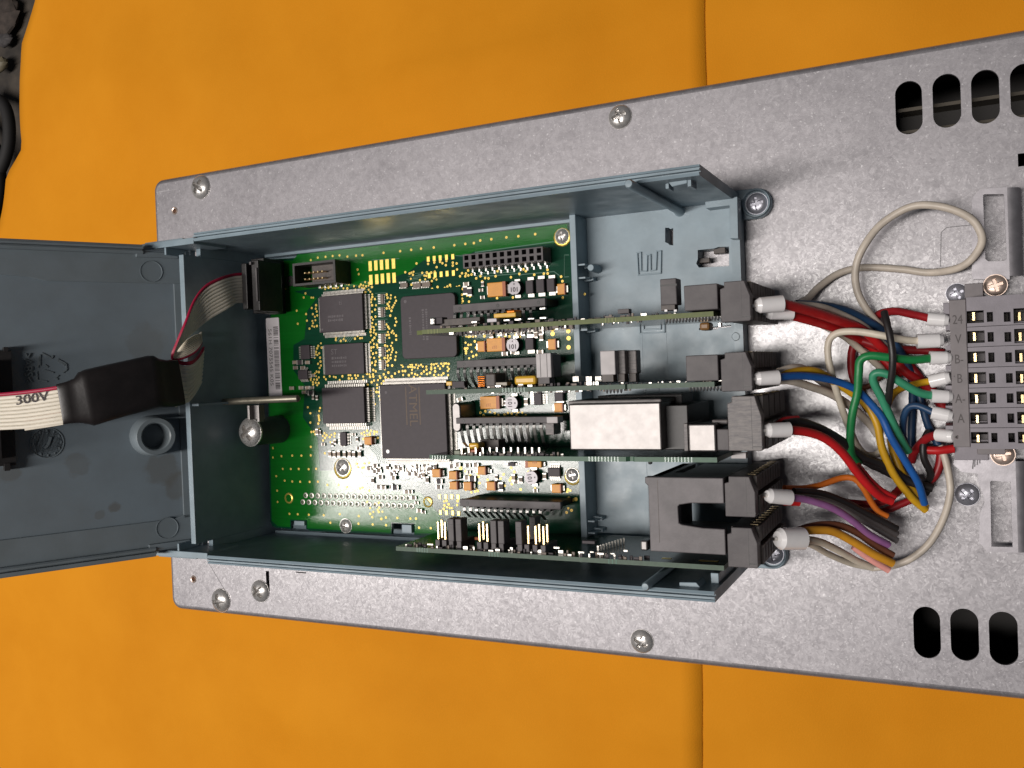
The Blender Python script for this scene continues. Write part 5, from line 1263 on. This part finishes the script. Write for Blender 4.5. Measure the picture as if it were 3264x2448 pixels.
wire('beige wire from the second terminal bending down across the others', 'cream', [(3006, 1085, 2.2), (2950, 1087, 2.3), (2888, 1084, 2.5), (2810, 1069, 2.6), (2732, 1057, 2.6), (2672, 1061, 2.6), (2642, 1088, 2.6), (2641, 1147, 2.6), (2660, 1225, 2.5), (2689, 1317, 2.1), (2712, 1376, 1.6), (2732, 1420, 1.2), (2758, 1448, 1.0), (2790, 1450, .9), (2806, 1438, .9)], .12, ferr=1, fr=.24, fl=.78)
wire('short black cable strap crossing over the wires near the block', 'black', [(2818, 994, 2.8), (2827, 1030, 3.0), (2838, 1080, 3.1), (2845, 1130, 3.1), (2844, 1180, 3.0), (2837, 1230, 2.8), (2832, 1272, 2.5), (2822, 1330, 1.6)], .115)
wire('green wire from the third terminal dropping straight down', 'green', [(3030, 1140, 2.2), (2978, 1141, 2.3), (2908, 1147, 2.6), (2830, 1139, 2.9), (2772, 1134, 3.0), (2742, 1150, 3.0), (2737, 1190, 3.0), (2733, 1250, 2.9), (2716, 1325, 2.8), (2710, 1400, 2.6), (2716, 1450, 2.4), (2738, 1480, 2.2)], .135, ferr=1, fr=.22, fl=.62, cut=True)
wire('teal green wire from the fifth terminal folding back downward', 'teal', [(3034, 1265, 2.2), (2984, 1263, 2.3), (2927, 1250, 2.5), (2865, 1215, 2.7), (2822, 1191, 2.8), (2790, 1190, 2.8), (2784, 1215, 2.7), (2812, 1272, 2.5), (2845, 1345, 2.2), (2872, 1400, 1.9), (2896, 1440, 1.6)], .135, ferr=1, fr=.22, fl=.62, cut=True)
wire('yellow wire into the fourth terminal', 'yellow', [(3030, 1202, 2.2), (2980, 1213, 2.1), (2927, 1222, 1.8), (2868, 1240, 1.4), (2842, 1265, 1.0), (2826, 1300, .7)], .115, ferr=1, fr=.22, fl=.62)
wire('yellow wire curving from the second plug down to the bottom tip', 'yellow', [(2480, 1196, 4.2), (2520, 1186, 4.0), (2595, 1182, 3.4), (2654, 1214, 2.6), (2705, 1246, 2.2), (2757, 1285, 2.0), (2795, 1350, 2.0), (2812, 1430, 1.9), (2849, 1512, 1.7), (2905, 1585, 1.4), (2951, 1626, 1.1)], .13)
wire('shorter yellow wire beside the long one', 'yellow', [(2838, 1400, 1.0), (2850, 1450, 1.2), (2877, 1512, 1.2), (2916, 1570, 1.1), (2952, 1618, 1.0)], .13)
wire('bright blue wire with white ferrule from the second plug', 'blue', [(2407, 1208, 5.3), (2464, 1204, 5.0), (2556, 1198, 4.2), (2642, 1209, 3.4), (2712, 1233, 2.9), (2752, 1262, 2.6), (2808, 1326, 2.4), (2841, 1395, 2.3), (2888, 1473, 2.0), (2927, 1540, 1.7), (2947, 1606, 1.3)], .125, ferr=1, fr=.24, fl=.75)
wire('beige wire under the blue one from the second plug', 'beige', [(2465, 1215, 4.0), (2510, 1212, 3.6), (2576, 1230, 2.8), (2654, 1259, 2.0), (2720, 1302, 1.5), (2771, 1350, 1.2), (2797, 1385, 1.0)], .14)
wire('grey beige wire above the blue one at the second plug', 'beige', [(2480, 1186, 4.2), (2530, 1172, 3.8), (2570, 1180, 3.0), (2620, 1218, 1.8), (2650, 1238, 1.2), (2676, 1225, .8)], .13)
wire('thick red wire with ferrule from the worn plug, nearest the housing', 'red', [(2440, 1372, 5.3), (2504, 1370, 4.9), (2576, 1378, 4.3), (2634, 1400, 3.8), (2685, 1443, 3.4), (2732, 1505, 3.0), (2771, 1551, 2.7), (2808, 1583, 2.4), (2844, 1598, 2.2)], .145, ferr=1, fr=.25, fl=.8, cut=True)
wire('thinner red wire lying along the thick red wire', 'red', [(2729, 1482, 2.6), (2765, 1525, 2.5), (2805, 1563, 2.3), (2851, 1588, 2.1)], .13, cut=True)
wire('black wire alongside the thick red wire of the worn plug', 'black', [(2500, 1352, 4.3), (2552, 1346, 3.9), (2615, 1367, 3.3), (2681, 1405, 2.7), (2751, 1458, 2.1), (2822, 1485, 1.7), (2888, 1530, 1.3), (2972, 1556, 1.1)], .15, cut=True)
wire('second black wire beneath the other, ending in a frayed cut', 'black', [(2640, 1385, 2.2), (2710, 1440, 1.6), (2770, 1476, 1.3), (2840, 1510, 1.0), (2900, 1548, .9), (2960, 1568, .7)], .15, cut=True)
wire('red stub seen behind the black wire at the worn plug', 'dred', [(2478, 1360, 4.0), (2505, 1344, 4.0), (2545, 1340, 3.8)], .17, cut=True)
wire('orange wire arching up from the fourth plug then down', 'orange', [(2500, 1556, 3.8), (2560, 1556, 3.2), (2615, 1546, 2.8), (2680, 1524, 2.5), (2722, 1526, 2.4), (2752, 1556, 2.3), (2778, 1602, 2.1), (2800, 1630, 2.0), (2829, 1646, 1.9)], .105, cut=True)
wire('violet wire with white ferrule from the fourth plug', 'violet', [(2444, 1580, 5.3), (2521, 1586, 4.7), (2576, 1594, 4.2), (2654, 1620, 3.6), (2712, 1656, 3.1), (2771, 1703, 2.6), (2832, 1737, 2.1)], .12, ferr=1, fr=.25, fl=.85, cut=True)
wire('black wire over the violet wire, uppermost of the dark bundle', 'black', [(2530, 1566, 4.0), (2615, 1572, 3.2), (2693, 1600, 2.7), (2771, 1641, 2.3), (2860, 1686, 1.9)], .115, cut=True)
wire('dark grey wire in the middle of the dark bundle', 'grey', [(2530, 1572, 3.8), (2615, 1582, 3.0), (2693, 1611, 2.5), (2771, 1655, 2.1), (2860, 1704, 1.7)], .115, cut=True)
wire('light grey wire, lowest of the dark bundle', 'lgrey', [(2530, 1578, 3.5), (2615, 1592, 2.8), (2693, 1624, 2.3), (2771, 1671, 1.9), (2860, 1724, 1.5)], .11, cut=True)
wire('dark red wire swinging under the orange wire', 'dred', [(2560, 1575, 2.6), (2640, 1592, 2.0), (2712, 1604, 1.6), (2791, 1606, 1.4), (2849, 1577, 1.2), (2875, 1550, 1.0)], .14)
wire('red wire rising to the right behind the orange wire', 'dred', [(2600, 1590, 1.6), (2680, 1618, 1.2), (2745, 1640, 1.0), (2822, 1627, .9), (2870, 1608, .8), (2912, 1590, .7)], .13)
wire('red stub beside the violet wire ferrule', 'red', [(2500, 1600, 4.2), (2530, 1601, 4.0), (2548, 1602, 3.9)], .12)
wire('cream wire with a big white twin ferrule from the lowest plug', 'cream', [(2478, 1718, 4.9), (2550, 1717, 4.3), (2615, 1728, 3.4), (2673, 1755, 2.6), (2732, 1788, 1.9), (2780, 1809, 1.5)], .125, ferr=1, fr=.37, fl=.95, cut=True)
wire('second cream wire leaving the same twin ferrule', 'cream', [(2540, 1722, 4.2), (2590, 1738, 3.4), (2640, 1766, 2.4), (2710, 1795, 1.5), (2770, 1808, 1.0)], .11)
wire('brown wire over the amber wire of the lowest plug', 'brown', [(2540, 1692, 3.6), (2600, 1675, 3.2), (2673, 1675, 2.9), (2732, 1698, 2.6), (2791, 1739, 2.3), (2847, 1771, 2.1)], .125, cut=True)
wire('amber wire of the lowest plug ending in a clean cut', 'amber', [(2545, 1695, 4.2), (2595, 1690, 3.8), (2654, 1694, 3.4), (2712, 1722, 3.0), (2785, 1766, 2.6), (2846, 1796, 2.3)], .14, cut=True)
wire('pink wire under the amber wire', 'pink', [(2720, 1742, 2.2), (2771, 1780, 2.0), (2834, 1818, 1.8)], .12, cut=True)
wire('long beige wire from under the block sweeping down and left', 'beige', [(2995, 1420, 1.0), (3012, 1460, 1.0), (3024, 1512, 1.0), (3029, 1571, 1.0), (3009, 1649, 1.1), (2966, 1727, 1.2), (2908, 1778, 1.2), (2849, 1802, 1.1), (2779, 1811, 1.0)], .12)
wire('blue wire into the sixth terminal with a tight bend', 'navy', [(3036, 1328, 2.2), (2978, 1316, 2.2), (2927, 1294, 2.1), (2896, 1300, 2.0), (2880, 1335, 1.8), (2879, 1390, 1.4), (2893, 1440, 1.0)], .115, ferr=1, fr=.22, fl=.62)
wire('short dark wire into the lowest terminal', 'dred', [(3042, 1392, 2.2), (2990, 1386, 1.8), (2950, 1400, 1.3), (2915, 1440, .9), (2906, 1470, .7)], .14, ferr=1, fr=.22, fl=.62)
wire('red wire lying flat below the terminal block', 'red', [(3040, 1430, 1.0), (2990, 1436, 1.1), (2945, 1434, 1.1)], .145)
wire('black wire making a small loop below the block', 'black', [(2960, 1375, 1.0), (2944, 1410, 1.2), (2945, 1460, 1.2), (2966, 1510, 1.0), (2955, 1540, .8)], .12)
wire('dark red wire hanging beside the small black loop', 'dred', [(3000, 1440, .8), (2995, 1480, .8), (2980, 1515, .8), (2958, 1535, .8)], .15)
wire('red wire dropping behind the green wire', 'dred', [(2728, 1080, .8), (2714, 1130, .7), (2716, 1190, .6), (2740, 1260, .5), (2770, 1310, .5)], .14)
wire('deep red wire slanting behind the block', 'dred', [(2740, 1085, .8), (2830, 1110, .7), (2950, 1118, .5), (3010, 1125, .5)], .14)
wire('dark red wire slanting down to the lower terminals', 'dred', [(2860, 1120, .5), (2920, 1190, .5), (2990, 1280, .4), (3030, 1320, .4)], .15)
wire('thin brown wire under the teal wire', 'brown', [(2700, 1240, 1.0), (2760, 1235, .8), (2830, 1190, .8), (2880, 1230, .6)], .09)

# ================================================================ TERMINAL BLOCK
TB = thing('terminal_block', 'grey multi-pole terminal block with square test slots and felt pen marks', 'terminal block', W(3150, 1180, 0))
zt = 2.45
A = W(3074, 950, zt); Bb = W(3100, 1432, zt); x0 = (A.x + Bb.x) / 2; y1 = A.y + .02; y0 = Bb.y
sl_v = [1010, 1074, 1139, 1205, 1269, 1333, 1395]
mids = [y1] + [W(3100, (sl_v[k] + sl_v[k + 1]) / 2, zt).y for k in range(6)] + [y0]
for k, v in enumerate(sl_v):
    o_ = k * 2.4; yt, yb = mids[k] - .008, mids[k + 1] + .008
    hs = []
    for (ua, ub, hv) in ((3080, 3137, 18), (3145, 3166, 15), (3199, 3222, 15), (3230, 3287, 18), (3296, 3315, 15)):
        a = W(ua + o_, v - hv, zt); b = W(ub + o_, v + hv, zt); hs.append((a.x, b.x, b.y, a.y))
    m = MB(); x_ = x0
    ylo = min(h[2] for h in hs); yhi = max(h[3] for h in hs)
    m.box(x0, 8.5, yb, ylo, 1.1, zt); m.box(x0, 8.5, yhi, yt, 1.1, zt)
    for h in hs:
        m.box(x_, h[0], ylo, yhi, 1.1, zt)
        if h[2] > ylo + 1e-4: m.box(h[0], h[1], ylo, h[2], 1.1, zt); m.box(h[0], h[1], h[3], yhi, 1.1, zt)
        x_ = h[1]
    m.box(x_, 8.5, ylo, yhi, 1.1, zt)
    m.box(hs[0][0], hs[0][1], ylo, ylo + .07, 1.1, zt - .5); m.box(hs[3][0], hs[3][1], ylo, ylo + .07, 1.1, zt - .5)
    m.build('terminal_pole', M['term'], TB, kind=None)
MB().box(x0, 8.5, y0, y1, .35, 1.08).build('block_base', M['comb'], TB)
c0 = None
for k, v in enumerate(sl_v):
    for uu in (3106, 3250):
        p = W(uu + k * 2.4, v, 1.6)
        if c0 is None: c0 = MB().box(p.x - .07, p.x + .0, p.y - .13, p.y + .13, 1.1, 2.1).build('spring_contact', M['goldpin'], TB); MB().box(p.x + .02, p.x + .3, p.y - .12, p.y + .12, 1.1, 1.75).build('clamp_cage', M['conn'], c0); cp = p
        else: dup(c0, (p.x - cp.x, p.y - cp.y, 0))
# left marking strip and front teeth
a = W(3030, 975, 2.3); xm1 = x0 - .01; xm0 = W(3032, 1180, 2.3).x
m = MB(); m.box(xm0, xm1, y0 + .05, y1 - .05, .35, 2.28); m.build('marking_strip', M['termd'], TB, bev=.02)
MB().box(W(3006, 960, 2.1).x, xm0 + .01, W(3010, 1003, 2.1).y, y1 - .12, .35, 2.15).build('end_plate', M['term'], TB, bev=.02)
for k in range(8):
    v = 978 + k * 64.2; yc = W(3040, v, 2.1).y
    if k < 7: MB().box(W(3014, v, 2.0).x, xm0 + .01, yc - .10, yc + .06, .35, 2.05).build('pole_divider', M['term'], TB)
for s_, v in (('24', 1020), ('V', 1082), ('B-', 1146), ('B', 1208), ('A-', 1272), ('A', 1335)):
    p = W(3052 + (v - 1020) * .035, v, 2.29); text(s_, (p.x, p.y, 2.284), .42, rt, up, M['marker'], TB, 'felt_pen_mark', ext=.002, sx=.72)
MB().box(x0 + .2, x0 + 1.0, y0 - .25, y0, .35, 1.6).build('rail_foot', M['termd'], TB, bev=.02)
a = W(3075, 1432, 2.0); MB().box(a.x - .3, W(3150, 1440, 1.0).x, y0 - .5, y0 - .01, .35, 1.0).build('end_bracket', M['term'], TB, bev=.02)
a = W(3078, 925, 1.6); MB().box(a.x - .02, W(3135, 925, 1.6).x, y1 + .01, W(3078, 903, 1.6).y, .3, 1.3).build('end_bracket', M['termd'], TB, bev=.02)

# ================================================================ EARTH BRACKET (steel, with windows and a bent-up edge at the right)
BK = thing('steel_bracket', 'bright steel mounting bracket with rectangular windows beneath the grey terminal block', 'bracket', W(3200, 1200, 0))
zk = .85
up_o = pq(zk, (3098, 640), (3102, 628), (3120, 606), (3135, 602)) + [(W(3222, 1000, zk).x, W(3222, 595, zk).y), (W(3222, 1000, zk).x, W(3222, 890, zk).y), (W(3104, 890, zk).x, W(3104, 890, zk).y)] + pq(zk, (3104, 892), (3098, 880))
up_h = pq(zk, (3133, 622), (3138, 619), (3200, 618), (3209, 826), (3200, 832), (3150, 833), (3141, 826))
plate(up_o, [up_h], zk - .13, zk).build('bracket_plate', M['galv2'], BK, bev=.03)
sc = [W(3078 + 42 * math.cos(a_), 1577 + 42 * math.sin(a_), zk)[:2] for a_ in (math.radians(x) for x in (-50, -20, 10, 40, 70))]
lo_o = [(W(3050, 1436, zk).x, W(3050, 1436, zk).y)] + pq(zk, (3038, 1480), (3052, 1492), (3066, 1505), (3110, 1508), (3117, 1512), (3119, 1540), (3136, 1578), (3138, 1600), (3122, 1640), (3121, 1728), (3146, 1758)) + [(W(3222, 1000, zk).x, W(3222, 1761, zk).y), (W(3222, 1000, zk).x, W(3222, 1436, zk).y)]
lo_h = pq(zk, (3156, 1536), (3161, 1532), (3222, 1536), (3228, 1744), (3160, 1742))
plate(lo_o, [lo_h], zk - .13, zk).build('bracket_plate', M['galv2'], BK, bev=.03)
MB().box(W(3105, 1000, .05).x, 4.0, -1.0, 1.0, .01, .12).build('bracket_web', M['galv2'], BK)
# bend curving upward at the right
m = MB(); rows = []
ytop = W(3258, 593, zk).y; ybot = W(3262, 1762, zk).y
fx0 = W(3222, 1000, zk).x
for (ya_, yb_) in ((ybot, W(3220, 1470, zk).y), (W(3220, 880, zk).y, ytop)):
    m = MB(); rows = []
    for k in range(9):
        a_ = math.pi / 2 * k / 8; rows.append([(fx0 + .42 * math.sin(a_), y, zk + .003 - .42 * (1 - math.cos(a_))) for y in (ya_, yb_)])
    rows.append([(fx0 + .42, y, .02) for y in (ya_, yb_)])
    m.grid(rows); ob = m.build('bent_flange', M['galv2'], BK, smooth=True)
M['gseam'] = M['seam']
s1 = seam([(3054, 1452), (3104, 1459), (3100, 1495)], zk, .02, M['seam'], BK, 'earth_symbol'); 
for (u, v0, v1) in ((3108, 1458, 1488), (3116, 1458, 1482), (3124, 1457, 1477)): seam([(u, v0), (u - 1, v1)], zk, .018, M['seam'], BK, 'earth_symbol')
screw(3173, 909, .95, 40, M['brass_screw'], BK, 'pan', .25, .12)
screw(3197, 1449, .95, 41, M['brass_screw'], BK, 'pan', .2, .12)
for u, v in ((3173, 909), (3197, 1449)):
    p = W(u, v, .9); MB().cyl((p.x, p.y, .0), (p.x, p.y, .93), .3, n=20).build('screw_post', M['brass_screw'], BK, smooth=True)
screw(3083, 1577, .05, 41, M['steel_blue'], ch, 'dome', .75)
screw(3050, 935, .05, 36, M['steel_blue'], ch, 'dome', .4)
# right edge: dark part standing beyond the bracket
MB().box(4.1, 8.6, -11, 7.0, .02, .8) if False else None
